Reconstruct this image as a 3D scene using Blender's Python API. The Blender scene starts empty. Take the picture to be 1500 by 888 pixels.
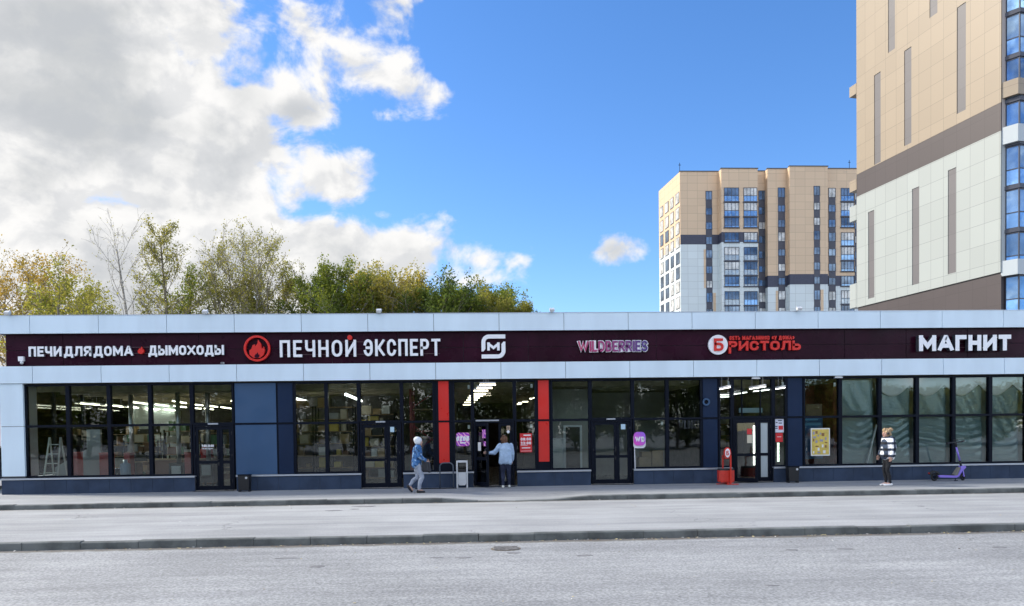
import bpy, bmesh, math, random
from mathutils import Matrix, Vector
R = math.radians
S = bpy.context.scene
COL = S.collection

# ------------------------------------------------------------------ camera
PITCH, ROLL, YAW, SHIFT, DIST, EYE, FOC = -0.02383, -0.01297, -0.04655, 0.14411, 23.385, 1.70, 1080.0
CAMROT = (Matrix.Rotation(YAW, 3, 'Z') @ Matrix.Rotation(math.pi/2 + PITCH, 3, 'X') @ Matrix.Rotation(ROLL, 3, 'Z'))
cd = bpy.data.cameras.new('camera'); cam = bpy.data.objects.new('camera', cd); COL.objects.link(cam)
cam.matrix_world = Matrix.Translation((0, -DIST, EYE)) @ CAMROT.to_4x4()
cd.sensor_width = 36; cd.sensor_fit = 'HORIZONTAL'; cd.lens = FOC/1500*36; cd.shift_y = SHIFT
cd.clip_start = 0.1; cd.clip_end = 3000
S.camera = cam
SUN_EL, SUN_AZ = R(34), R(-73)          # azimuth from +Y towards +X: left and a little behind the shops
EXPOSURE = 1.32
CLOUD_SEED = 3.7                        # slice of the cloud noise

def ray(px, py):
    return CAMROT @ Vector(((px-750)/FOC, (444-py)/FOC + SHIFT*1500/FOC, -1))
def at(px, py, Y):
    d = ray(px, py); t = (Y+DIST)/d.y
    return Vector((d.x*t, Y, EYE + d.z*t))
def onz(px, py, z):
    d = ray(px, py); t = (z-EYE)/d.z
    return Vector((d.x*t, -DIST + d.y*t, z))
def fx(px, Y=0.0):
    return at(px, 640 - px*.0129, Y).x
def onplane(px, py, P, n):
    d = ray(px, py); o = Vector((0, -DIST, EYE)); t = (P-o).dot(n)/d.dot(n)
    return o + d*t

# ------------------------------------------------------------------ world
W = bpy.data.worlds.new('World'); S.world = W; W.use_nodes = True
nt = W.node_tree; nt.nodes.clear()
def nd(t, ty, **kw):
    n = t.nodes.new(ty)
    for k, v in kw.items(): setattr(n, k, v)
    return n
def lk(t, a, b): t.links.new(a, b)
def mth(t, op, a, b=None, c=None, clamp=False):
    n = t.nodes.new('ShaderNodeMath'); n.operation = op; n.use_clamp = clamp
    for i, v in enumerate((a, b, c)):
        if v is None: continue
        if isinstance(v, (int, float)): n.inputs[i].default_value = v
        else: t.links.new(v, n.inputs[i])
    return n.outputs[0]
def maprange(t, v, a, b, c=0., d=1., kind='SMOOTHSTEP'):
    n = nd(t, 'ShaderNodeMapRange', interpolation_type=kind)
    lk(t, v, n.inputs[0])
    for i, q in zip((1, 2, 3, 4), (a, b, c, d)): n.inputs[i].default_value = q
    return n.outputs[0]
def mixc(t, f, a, b, blend='MIX'):
    n = nd(t, 'ShaderNodeMix', data_type='RGBA', blend_type=blend)
    for i, v in ((0, f), (6, a), (7, b)):
        if isinstance(v, (int, float)): n.inputs[i].default_value = v
        elif isinstance(v, (tuple, list)): n.inputs[i].default_value = (*v[:3], 1)
        else: lk(t, v, n.inputs[i])
    return n.outputs[2]

tc = nd(nt, 'ShaderNodeTexCoord'); sp = nd(nt, 'ShaderNodeSeparateXYZ'); lk(nt, tc.outputs['Generated'], sp.inputs[0])
az = mth(nt, 'ARCTAN2', sp.outputs[0], sp.outputs[1]); el = mth(nt, 'ARCSINE', sp.outputs[2])
cb = nd(nt, 'ShaderNodeCombineXYZ'); lk(nt, az, cb.inputs[0]); lk(nt, mth(nt, 'MULTIPLY', el, 1.35), cb.inputs[1]); cb.inputs[2].default_value = CLOUD_SEED
def noise(t, vec, scale, detail=6., rough=.55, dist=0.):
    n = nd(t, 'ShaderNodeTexNoise'); n.inputs['Scale'].default_value = scale; n.inputs['Detail'].default_value = detail
    n.inputs['Roughness'].default_value = rough; n.inputs['Distortion'].default_value = dist
    if vec is not None: lk(t, vec, n.inputs['Vector'])
    return n.outputs[0]
BLOBS = [  # cloud masses: centre and radii as seen in the sky, weight
    (-250, 150, 540, 520, 1.5), (50, 300, 370, 330, 1.3), (230, 70, 150, 160, .95), (310, 240, 140, 190, .75),
    (430, 375, 300, 75, .85), (240, 400, 330, 120, 1.1), (560, 372, 160, 40, .55), (660, 380, 90, 24, .33),
    (438, 166, 60, 32, .60), (535, 108, 90, 45, .30), (600, 135, 52, 34, .36), (410, 55, 110, 60, .22), (562, 12, 50, 40, .32),
    (480, 30, 50, 30, .16), (492, 268, 68, 50, .50), (445, 222, 60, 40, .36), (560, 316, 24, 10, .40), (515, 325, 26, 10, .40),
    (904, 372, 43, 26, .58), (560, 168, 30, 18, .3), (-900, 100, 700, 600, 1.1)]
cov = None
for bx, by, rx, ry, w in BLOBS:
    d = ray(max(-600, bx), by).normalized(); a0 = math.atan2(d.x, d.y); e0 = math.asin(d.z)
    if bx < -600: a0 = R(-75); e0 = R(28)
    k = 1/FOC
    u = mth(nt, 'MULTIPLY', mth(nt, 'SUBTRACT', az, a0), 1/(rx*k)); v = mth(nt, 'MULTIPLY', mth(nt, 'SUBTRACT', el, e0), 1/(ry*k))
    q = mth(nt, 'MULTIPLY_ADD', u, u, mth(nt, 'MULTIPLY', v, v))
    c = mth(nt, 'MULTIPLY', mth(nt, 'SUBTRACT', 1., q), w)
    cov = c if cov is None else mth(nt, 'MAXIMUM', cov, c)
rear_fill = maprange(nt, sp.outputs[1], .15, -.25)            # unseen cloud cover added behind the camera to light the shaded shopfront
cov = mth(nt, 'MAXIMUM', mth(nt, 'MAXIMUM', cov, -0.6), mth(nt, 'MULTIPLY_ADD', rear_fill, .76, -.6))
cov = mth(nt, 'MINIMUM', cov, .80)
n1 = noise(nt, cb.outputs[0], 13., 8., .56, .3)
n0 = noise(nt, cb.outputs[0], 3.6, 3., .5)
cbs = nd(nt, 'ShaderNodeVectorMath', operation='ADD'); lk(nt, cb.outputs[0], cbs.inputs[0]); cbs.inputs[1].default_value = (-.010, .020, 0)
n1s = noise(nt, cbs.outputs[0], 13., 8., .56, .3)
n2 = noise(nt, cb.outputs[0], 7., 6., .58, .2)
nn = mth(nt, 'MULTIPLY', mth(nt, 'ADD', mth(nt, 'MULTIPLY', mth(nt, 'SUBTRACT', n1, .5), .62), mth(nt, 'MULTIPLY', mth(nt, 'SUBTRACT', n2, .5), .5)), 3.0)
tot = mth(nt, 'ADD', cov, nn)
dens = maprange(nt, tot, 0.03, 0.45)
core = mth(nt, 'MULTIPLY', maprange(nt, mth(nt, 'ADD', mth(nt, 'MULTIPLY', n0, .60), mth(nt, 'MULTIPLY', n2, .40)), 0.445, .60), maprange(nt, cov, .25, .7))
edge = maprange(nt, mth(nt, 'SUBTRACT', n1s, n1), -.09, .09)
sky = nd(nt, 'ShaderNodeTexSky', sky_type='NISHITA'); sky.sun_disc = False
sky.sun_elevation = SUN_EL; sky.sun_rotation = SUN_AZ; sky.air_density = 1.0; sky.dust_density = 0.25; sky.ozone_density = 3.0
hs = nd(nt, 'ShaderNodeHueSaturation'); hs.inputs['Saturation'].default_value = 1.2; hs.inputs['Value'].default_value = 1.02; lk(nt, sky.outputs[0], hs.inputs['Color'])
CB = 3.62
wht = (1.01*CB, 1.0*CB, .985*CB)
sh = mixc(nt, core, wht, (.61*CB, .63*CB, .65*CB))
sh2 = mixc(nt, mth(nt, 'MULTIPLY', edge, .38), sh, (.52*CB, .55*CB, .60*CB))
boosted = nd(nt, 'ShaderNodeVectorMath', operation='SCALE'); lk(nt, sh2, boosted.inputs[0]); lk(nt, mth(nt, 'MULTIPLY_ADD', rear_fill, 1.95, 1.), boosted.inputs['Scale'])  # added rear cloud made brighter than the visible cloud, as fill light
tinted = mixc(nt, 1., hs.outputs[0], (.735, .755, .86), 'MULTIPLY')
col = mixc(nt, dens, tinted, boosted.outputs[0])
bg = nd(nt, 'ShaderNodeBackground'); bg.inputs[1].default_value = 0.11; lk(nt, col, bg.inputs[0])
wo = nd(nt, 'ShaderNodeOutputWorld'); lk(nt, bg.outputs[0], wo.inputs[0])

# ------------------------------------------------------------------ sun and exposure
sd = bpy.data.lights.new('sun', 'SUN'); sd.energy = 2.5; sd.angle = R(10); sd.color = (1, .93, .82)
so = bpy.data.objects.new('sun', sd); COL.objects.link(so)
sv = Vector((math.cos(SUN_EL)*math.sin(SUN_AZ), math.cos(SUN_EL)*math.cos(SUN_AZ), math.sin(SUN_EL)))
so.rotation_euler = sv.to_track_quat('Z', 'Y').to_euler()
S.view_settings.view_transform = 'Standard'; S.view_settings.look = 'None'; S.view_settings.gamma = 1
S.view_settings.exposure = EXPOSURE; S.view_settings.use_curve_mapping = False
S.cycles.max_bounces = 8; S.cycles.transparent_max_bounces = 16; S.cycles.caustics_reflective = False; S.cycles.caustics_refractive = False

# ------------------------------------------------------------------ object helpers
def tag(o, label=None, cat=None, group=None, kind=None):
    if label: o['label'] = label
    if cat: o['category'] = cat
    if group: o['group'] = group
    if kind: o['kind'] = kind
    return o
def thing(name, label, cat, loc=(0, 0, 0), rz=0., group=None):
    o = bpy.data.objects.new(name, None); COL.objects.link(o); o.empty_display_size = .2
    o.location = loc; o.rotation_euler = (0, 0, rz)
    return tag(o, label, cat, group)
def wloc(o):
    p = Vector((0, 0, 0))
    while o is not None: p += o.location; o = o.parent
    return p
class MB:
    def __init__(s): s.v = []; s.f = []; s.m = []; s.sm = []
    def add(s, vs, fs, mi=0, sm=False):
        k = len(s.v); s.v += [tuple(p) for p in vs]
        for f in fs: s.f.append([i+k for i in f]); s.m.append(mi); s.sm.append(sm)
        return s
    def box(s, x0, x1, y0, y1, z0, z1, mi=0):
        if x0 > x1: x0, x1 = x1, x0
        if y0 > y1: y0, y1 = y1, y0
        if z0 > z1: z0, z1 = z1, z0
        return s.add([(x0,y0,z0),(x1,y0,z0),(x1,y1,z0),(x0,y1,z0),(x0,y0,z1),(x1,y0,z1),(x1,y1,z1),(x0,y1,z1)],
                     [(3,2,1,0),(4,5,6,7),(0,1,5,4),(1,2,6,5),(2,3,7,6),(3,0,4,7)], mi)
    def bar(s, a, b, w, h, mi=0, up=(0, 0, 1)):
        a = Vector(a); b = Vector(b); d = (b-a).normalized(); up = Vector(up)
        if abs(d.dot(up)) > .98: up = Vector((0, 1, 0))
        x = d.cross(up).normalized()*w/2; y = x.cross(d).normalized()*h/2
        return s.add([a-x-y, a+x-y, a+x+y, a-x+y, b-x-y, b+x-y, b+x+y, b-x+y],
                     [(0,1,2,3)[::-1],(4,5,6,7),(0,1,5,4),(1,2,6,5),(2,3,7,6),(3,0,4,7)], mi)
    def tube(s, pts, rad, n=8, mi=0, sm=True, cap=True):
        pts = [Vector(p) for p in pts]
        if isinstance(rad, (int, float)): rad = [rad]*len(pts)
        vs = []; fs = []
        ref = Vector((0.13, .21, 1)) if abs((pts[-1]-pts[0]).normalized().z) < .9 else Vector((1, .2, .1))
        for i, p in enumerate(pts):
            d = (pts[min(i+1, len(pts)-1)] - pts[max(i-1, 0)]).normalized()
            x = d.cross(ref).normalized(); y = d.cross(x)
            for j in range(n):
                t = 2*math.pi*j/n; vs.append(p + (x*math.cos(t) + y*math.sin(t))*rad[i])
        for i in range(len(pts)-1):
            for j in range(n):
                a = i*n+j; b = i*n+(j+1) % n; fs.append((a, b, b+n, a+n))
        if cap: fs.append(tuple(range(n))[::-1]); fs.append(tuple(range((len(pts)-1)*n, len(pts)*n)))
        return s.add(vs, fs, mi, sm)
    def prism(s, poly, y0, y1, mi=0, mi_side=None):     # poly: (x, z) list, extruded along y; y0 is the face seen
        n = len(poly); ms = mi if mi_side is None else mi_side
        vs = [(x, y0, z) for x, z in poly] + [(x, y1, z) for x, z in poly]
        s.add(vs, [tuple(range(n)), tuple(range(n, 2*n))[::-1]], mi)
        return s.add(vs, [((i+1) % n, i, i+n, (i+1) % n+n) for i in range(n)], ms)
    def plan(s, poly, z0, z1, mi=0):                    # poly: (x, y) list, extruded in z
        n = len(poly)
        vs = [(x, y, z0) for x, y in poly] + [(x, y, z1) for x, y in poly]
        return s.add(vs, [tuple(range(n))[::-1], tuple(range(n, 2*n))] + [(i, (i+1) % n, (i+1) % n+n, i+n) for i in range(n)], mi)
    def disc(s, cx, cz, r, y0, y1, mi=0, n=32, rz=None, mi_side=None):
        return s.prism([(cx+r*math.cos(2*math.pi*i/n), cz+(rz or r)*math.sin(2*math.pi*i/n)) for i in range(n)], y0, y1, mi, mi_side)
    def ring(s, cx, cz, r0, r1, y0, y1, mi=0, n=36, a0=0., a1=2*math.pi):
        full = abs(a1-a0-2*math.pi) < 1e-4
        k = n if full else n+1; vs = []
        for r, y in ((r0, y0), (r1, y0), (r1, y1), (r0, y1)):
            vs += [(cx+r*math.cos(a0+(a1-a0)*i/n), y, cz+r*math.sin(a0+(a1-a0)*i/n)) for i in range(k)]
        fs = []
        for i in range(n):
            j = (i+1) % k
            for q in range(4):
                p = (q+1) % 4; fs.append((q*k+i, p*k+i, p*k+j, q*k+j))
        if not full: fs += [(0, k, 2*k, 3*k), (k-1, 4*k-1, 3*k-1, 2*k-1)]
        return s.add(vs, fs, mi)
    def ball(s, c, r, mi=0, nu=12, nv=8, sq=(1, 1, 1)):
        c = Vector(c); vs = []; fs = []
        for i in range(nv+1):
            ph = math.pi*i/nv
            for j in range(nu):
                th = 2*math.pi*j/nu
                vs.append(c + Vector((r*sq[0]*math.sin(ph)*math.cos(th), r*sq[1]*math.sin(ph)*math.sin(th), r*sq[2]*math.cos(ph))))
        for i in range(nv):
            for j in range(nu):
                a = i*nu+j; b = i*nu+(j+1) % nu
                if i == 0: fs.append((a, a+nu, b+nu))
                elif i == nv-1: fs.append((a, a+nu, b))
                else: fs.append((a, a+nu, b+nu, b))
        return s.add(vs, fs, mi, True)
    def build(s, name, mats, parent=None, local=False, bevel=0., fix=True):
        me = bpy.data.meshes.new(name)
        off = Vector((0, 0, 0)) if (local or parent is None) else wloc(parent)
        me.from_pydata([(p[0]-off.x, p[1]-off.y, p[2]-off.z) for p in s.v], [], s.f)
        for m in (mats if isinstance(mats, (list, tuple)) else [mats]): me.materials.append(m)
        me.polygons.foreach_set('material_index', s.m); me.polygons.foreach_set('use_smooth', s.sm)
        me.update()
        if fix and len(s.f) < 20000:
            bm = bmesh.new(); bm.from_mesh(me); bmesh.ops.recalc_face_normals(bm, faces=bm.faces); bm.to_mesh(me); bm.free()
        o = bpy.data.objects.new(name, me); COL.objects.link(o)
        if parent is not None: o.parent = parent
        if bevel:
            b = o.modifiers.new('bevel', 'BEVEL'); b.width = bevel; b.segments = 2; b.limit_method = 'ANGLE'
        return o
def copy_tree(o, parent=None):
    c = o.copy(); COL.objects.link(c)
    if parent is not None: c.parent = parent
    for ch in list(o.children): copy_tree(ch, c)
    return c

# ------------------------------------------------------------------ materials
def mat(name, c, rough=.5, metal=0., var=0., vscale=3., bump=0., bscale=40., emit=None, es=0., spec=.5, dirt=0., coat=0., stretch=None):
    m = bpy.data.materials.new(name); m.use_nodes = True; t = m.node_tree
    b = t.nodes['Principled BSDF']; b.inputs['Roughness'].default_value = rough; b.inputs['Metallic'].default_value = metal
    b.inputs['Base Color'].default_value = (*c, 1); b.inputs['Specular IOR Level'].default_value = spec
    if coat: b.inputs['Coat Weight'].default_value = coat
    x = nd(t, 'ShaderNodeTexCoord'); vec = x.outputs['Object']
    if stretch:
        mp = nd(t, 'ShaderNodeMapping'); mp.inputs['Scale'].default_value = stretch; lk(t, vec, mp.inputs[0]); vec = mp.outputs[0]
    if var:
        f = maprange(t, noise(t, vec, vscale, 5.), .3, .7, 0, 1)
        cc = mixc(t, f, tuple(k*(1-var) for k in c), tuple(min(1, k*(1+var)) for k in c))
        lk(t, cc, b.inputs['Base Color'])
        lk(t, maprange(t, noise(t, vec, vscale*2.3, 4.), .3, .7, max(0.02, rough-.08), min(1, rough+.1)), b.inputs['Roughness'])
    if bump:
        bp = nd(t, 'ShaderNodeBump'); bp.inputs['Strength'].default_value = bump; bp.inputs['Distance'].default_value = .02
        lk(t, noise(t, vec, bscale, 3.), bp.inputs['Height']); lk(t, bp.outputs[0], b.inputs['Normal'])
    if emit:
        b.inputs['Emission Color'].default_value = (*emit, 1); b.inputs['Emission Strength'].default_value = es
    return m
def bsdf(m): return m.node_tree.nodes['Principled BSDF']
def mat_glass(name, tint=(.8, .88, .86), refl=.04, rough=.0, bumpy=.02):
    m = bpy.data.materials.new(name); m.use_nodes = True; t = m.node_tree; t.nodes.clear()
    o = nd(t, 'ShaderNodeOutputMaterial'); mx = nd(t, 'ShaderNodeMixShader'); tr = nd(t, 'ShaderNodeBsdfTransparent'); g = nd(t, 'ShaderNodeBsdfGlossy')
    tr.inputs[0].default_value = (*tint, 1); g.inputs['Roughness'].default_value = rough; g.inputs[0].default_value = (.95, .97, 1, 1)
    fr = nd(t, 'ShaderNodeFresnel'); fr.inputs[0].default_value = 1.5
    x = nd(t, 'ShaderNodeTexCoord'); bp = nd(t, 'ShaderNodeBump'); bp.inputs['Strength'].default_value = bumpy; bp.inputs['Distance'].default_value = .1
    lk(t, noise(t, x.outputs['Object'], 1.1, 1.), bp.inputs['Height']); lk(t, bp.outputs[0], g.inputs['Normal'])
    lk(t, mth(t, 'ADD', fr.outputs[0], refl, clamp=True), mx.inputs[0]); lk(t, tr.outputs[0], mx.inputs[1]); lk(t, g.outputs[0], mx.inputs[2])
    lk(t, mx.outputs[0], o.inputs[0])
    return m
def mat_cladding(name, c, pw, ph, joint=.55, jw=.018, rough=.45, ou=0., oz=0., var=.04):
    m = mat(name, c, rough); t = m.node_tree; b = bsdf(m)
    x = nd(t, 'ShaderNodeTexCoord'); s = nd(t, 'ShaderNodeSeparateXYZ'); lk(t, x.outputs['Object'], s.inputs[0])
    u = mth(t, 'ADD', mth(t, 'ADD', s.outputs[0], s.outputs[1]), ou); z = mth(t, 'ADD', s.outputs[2], oz)
    us = mth(t, 'DIVIDE', u, pw); zs = mth(t, 'DIVIDE', z, ph)
    fu = mth(t, 'FRACT', us); fz = mth(t, 'FRACT', zs)
    ln = mth(t, 'MAXIMUM', mth(t, 'LESS_THAN', fu, jw*2/pw), mth(t, 'LESS_THAN', fz, jw*2/ph))
    wn = nd(t, 'ShaderNodeTexWhiteNoise', noise_dimensions='2D'); cv = nd(t, 'ShaderNodeCombineXYZ')
    lk(t, mth(t, 'FLOOR', us), cv.inputs[0]); lk(t, mth(t, 'FLOOR', zs), cv.inputs[1]); lk(t, cv.outputs[0], wn.inputs['Vector'])
    vv = mixc(t, wn.outputs[0], tuple(k*(1-var) for k in c), tuple(min(1, k*(1+var)) for k in c))
    lk(t, mixc(t, ln, vv, tuple(k*joint for k in c)), b.inputs['Base Color'])
    return m
def mat_leaf(name, c1, c2, c3, scale=.6, trans=.45):
    m = bpy.data.materials.new(name); m.use_nodes = True; t = m.node_tree; t.nodes.clear()
    o = nd(t, 'ShaderNodeOutputMaterial'); mx = nd(t, 'ShaderNodeMixShader'); df = nd(t, 'ShaderNodeBsdfDiffuse'); tr = nd(t, 'ShaderNodeBsdfTranslucent')
    x = nd(t, 'ShaderNodeTexCoord')
    f = maprange(t, noise(t, x.outputs['Object'], scale, 3.), .38, .62); f2 = maprange(t, noise(t, x.outputs['Object'], 9., 2.), .4, .6)
    c = mixc(t, mth(t, 'MULTIPLY', f2, .7), mixc(t, f, c1, c2), c3)
    lk(t, c, df.inputs[0]); lk(t, mixc(t, 1., c, (1., .95, .55), 'MULTIPLY'), tr.inputs[0]); mx.inputs[0].default_value = trans
    lk(t, df.outputs[0], mx.inputs[1]); lk(t, tr.outputs[0], mx.inputs[2]); lk(t, mx.outputs[0], o.inputs[0])
    return m
def mat_asphalt(name, c, grain=.22, gscale=55., dirt_y=None, seed=0., streak=False):
    m = mat(name, c, .85); t = m.node_tree; b = bsdf(m); x = nd(t, 'ShaderNodeTexCoord')
    mp = nd(t, 'ShaderNodeMapping'); mp.inputs['Location'].default_value = (seed, seed*1.7, 0); lk(t, x.outputs['Object'], mp.inputs[0]); vec = mp.outputs[0]
    big = maprange(t, noise(t, vec, .35, 5.), .3, .7); fine = maprange(t, noise(t, vec, gscale, 3., .7), .3, .7)
    mp2 = nd(t, 'ShaderNodeMapping'); mp2.inputs['Scale'].default_value = (.35, 2.2, 1); lk(t, vec, mp2.inputs[0])
    mid = maprange(t, noise(t, mp2.outputs[0], 1.6, 6., .65), .3, .7)
    cc = mixc(t, big, tuple(k*.88 for k in c), tuple(k*1.1 for k in c))
    cc = mixc(t, mid, mixc(t, 1., cc, (.83, .83, .84), 'MULTIPLY'), cc)
    cc = mixc(t, fine, mixc(t, 1., cc, (1-grain,)*3, 'MULTIPLY'), mixc(t, 1., cc, (1+grain*.6,)*3, 'MULTIPLY'))
    mp3 = nd(t, 'ShaderNodeMapping'); mp3.inputs['Scale'].default_value = (.05, 1.25, 1); lk(t, vec, mp3.inputs[0])
    trk = maprange(t, noise(t, mp3.outputs[0], 1., 5., .6), .36, .64)
    cc = mixc(t, trk, mixc(t, 1., cc, (.86, .86, .865), 'MULTIPLY'), mixc(t, 1., cc, (1.05, 1.05, 1.045), 'MULTIPLY'))
    vo = nd(t, 'ShaderNodeTexVoronoi'); vo.inputs['Scale'].default_value = 13.; lk(t, vec, vo.inputs['Vector'])
    sp_ = mth(t, 'LESS_THAN', vo.outputs['Distance'], .07)
    cc = mixc(t, mth(t, 'MULTIPLY', sp_, .55), cc, tuple(k*.45 for k in c))
    ck = nd(t, 'ShaderNodeTexVoronoi', feature='DISTANCE_TO_EDGE'); ck.inputs['Scale'].default_value = .33
    wv = nd(t, 'ShaderNodeVectorMath', operation='ADD'); ns = nd(t, 'ShaderNodeTexNoise'); ns.inputs['Scale'].default_value = 1.3; ns.inputs['Detail'].default_value = 5
    lk(t, vec, ns.inputs['Vector']); lk(t, vec, wv.inputs[0]); lk(t, ns.outputs['Color'], wv.inputs[1]); lk(t, wv.outputs[0], ck.inputs['Vector'])
    cr = mth(t, 'MULTIPLY', mth(t, 'LESS_THAN', ck.outputs['Distance'], .0035), maprange(t, noise(t, vec, .22, 2.), .52, .62))
    cc = mixc(t, mth(t, 'MULTIPLY', cr, .6), cc, tuple(k*.3 for k in c))
    st = maprange(t, noise(t, vec, .8, 4., .6), .66, .74)
    cc = mixc(t, mth(t, 'MULTIPLY', st, .35), cc, tuple(k*.5 for k in c))
    if dirt_y is not None:
        s = nd(t, 'ShaderNodeSeparateXYZ'); lk(t, x.outputs['Object'], s.inputs[0])
        dd = mth(t, 'ABSOLUTE', mth(t, 'SUBTRACT', s.outputs[1], dirt_y))
        wob = mth(t, 'MULTIPLY', noise(t, x.outputs['Object'], 2.5, 5., .7), .42)
        dm = maprange(t, mth(t, 'SUBTRACT', dd, wob), -.18, .02, 1., 0.)
        cc = mixc(t, mth(t, 'MULTIPLY', dm, .75), cc, (.085, .07, .05))
    lk(t, cc, b.inputs['Base Color'])
    bp = nd(t, 'ShaderNodeBump'); bp.inputs['Strength'].default_value = .5; bp.inputs['Distance'].default_value = .012
    lk(t, noise(t, vec, gscale, 3., .7), bp.inputs['Height']); lk(t, bp.outputs[0], b.inputs['Normal'])
    return m

M = dict(
    white=mat('white_panel', (.665, .79, .88), .38, var=.05, vscale=1.3, stretch=(1, 1, .22)),
    joint=mat('joint', (.06, .065, .075), .8),
    plum=mat('plum_panel', (.027, .0045, .014), .3, var=.25, vscale=.8, spec=.13),
    dark=mat('dark_frame', (.004, .0065, .014), .5, spec=.12),
    navy=mat('navy_panel', (.008, .021, .056), .45, spec=.2, var=.08, vscale=.8),
    steelblue=mat('steel_blue_panel', (.030, .080, .170), .38, var=.06, vscale=.6),
    plinth=mat('plinth_tile', (.033, .052, .092), .6, var=.18, vscale=1.6, bump=.05, spec=.25),
    cap=mat('sill_metal', (.52, .56, .62), .3, .6),
    red=mat('red_panel', (.62, .022, .016), .35, var=.05, vscale=1.),
    glass=mat_glass('shop_glass', (.90, .95, .93), .004),
    farglass=mat('far_glass', (.10, .15, .22), .05, .55, var=.5, vscale=.35),
    roof=mat('roof_felt', (.10, .10, .11), .9),
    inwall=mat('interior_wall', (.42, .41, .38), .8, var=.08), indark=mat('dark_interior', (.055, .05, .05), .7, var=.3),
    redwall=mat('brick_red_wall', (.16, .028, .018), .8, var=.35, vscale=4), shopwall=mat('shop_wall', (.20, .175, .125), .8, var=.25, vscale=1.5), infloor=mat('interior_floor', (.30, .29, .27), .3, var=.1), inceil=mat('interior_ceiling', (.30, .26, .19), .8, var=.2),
    lamp=mat('lamp_tube', (.9, .9, .85), .5, emit=(1., .92, .68), es=6.), lampw=mat('white_lamp_tube', (.9, .9, .9), .5, emit=(.98, 1., .95), es=2.6),
    lampy=mat('warm_lamp_tube', (.9, .85, .7), .5, emit=(1., .86, .62), es=3.),
    letter=mat('white_acrylic', (.86, .87, .90), .3), black=mat('black_plastic', (.012, .012, .014), .45),
    redletter=mat('red_acrylic', (.66, .025, .018), .3), metal=mat('galvanised', (.45, .46, .47), .35, .7, var=.15, vscale=9),
    silver=mat('silver_paint', (.62, .64, .66), .35, .2, var=.06, vscale=5),
    kerb=mat('kerb_concrete', (.135, .145, .14), .9, var=.38, vscale=2.2, bump=.2, bscale=30),
    wood=mat('board_wood', (.30, .20, .11), .6, var=.2, vscale=4), card=mat('cardboard', (.36, .25, .14), .8, var=.15, vscale=3),
    bark=mat('bark', (.21, .18, .135), .9, var=.4, vscale=5, stretch=(1, 1, .3)), birch=mat('birch_bark', (.38, .35, .31), .85, var=.5, vscale=4, stretch=(1, 1, 3)),
    rubber=mat('rubber', (.012, .012, .013), .75), purple=mat('purple_paint', (.27, .19, .72), .3, coat=.3),
    skin=mat('skin', (.55, .33, .25), .55), paper=mat('paper', (.75, .75, .74), .6), chrome=mat('steel_handle', (.5, .5, .5), .25, .9),
)
# ------------------------------------------------------------------ ground, road, kerbs
KX0, KX1, K1, K2 = -70, 80, -3.80, -10.12
ZR, ZM = -.25, -.12
def dip(x):                       # dropped kerb in front of the middle entrance
    a, b, c, d = -1.15, 0.2, 1.75, 3.1
    if x <= a or x >= d: return 0.
    if b <= x <= c: return 1.
    return (x-a)/(b-a) if x < b else (d-x)/(d-c)
m_road = mat_asphalt('road_asphalt', (.34, .348, .348), .40, 27., dirt_y=K2-.12, seed=3.)
m_strip = mat_asphalt('lane_asphalt', (.39, .40, .40), .22, 34., dirt_y=K1-.05, seed=11.)
m_walk = mat_asphalt('pavement_asphalt', (.335, .348, .355), .17, 50., seed=23.)
g = MB(); g.add([(-900, -900, ZR), (900, -900, ZR), (900, 900, ZR), (-900, 900, ZR)], [(0, 1, 2, 3)])
tag(g.build('road', m_road), kind='structure')
g = MB(); g.add([(KX0, K2+.12, ZM), (KX1, K2+.12, ZM), (KX1, K1-.001, ZM), (KX0, K1-.001, ZM)], [(0, 1, 2, 3)])
tag(g.build('parking_lane', m_strip), kind='structure')
xs = [KX0] + [-1.15 + i*(4.25/17) for i in range(18)] + [KX1]; ys = [K1+.15, K1+.8, K1+1.6, 60]
g = MB(); vs = []
for j, y in enumerate(ys):
    for x in xs: vs.append((x, y, -.112*dip(x)*(1, .62, 0, 0)[j]))
n = len(xs)
g.add(vs, [(j*n+i, j*n+i+1, (j+1)*n+i+1, (j+1)*n+i) for j in range(3) for i in range(n-1)])
tag(g.build('pavement', m_walk), kind='structure')
def kerb(y0, y1, zt, zb, dipped):
    b = MB(); x = -46.; rr = random.Random(5)
    while x < 50:
        x2 = x+1.0-rr.uniform(.003, .012); j = rr.uniform(-.010, .008)
        za = zt - (.108*dip(x) if dipped else 0) + j; zc = zt - (.108*dip(x2) if dipped else 0) + j
        c = .018
        yy = y0 + rr.uniform(-.008, .008)
        A = [(yy, zb), (yy, -c), (yy+c, 0.), (y1, 0.), (y1, zb)]
        vs = [(xx, y, zz if k in (0, 4) else top+zz) for xx, top in ((x, za), (x2, zc)) for k, (y, zz) in enumerate(A)]
        b.add(vs, [(0, 1, 2, 3, 4), (9, 8, 7, 6, 5)] + [(i, i+5, (i+1) % 5+5, (i+1) % 5) for i in range(5)])
        x += 1.0
    return b
tag(kerb(K1, K1+.15, .004, -.3, True).build('pavement_kerb', M['kerb']), kind='structure')
tag(kerb(K2, K2+.15, -.116, -.45, False).build('road_kerb', M['kerb']), kind='structure')

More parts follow.
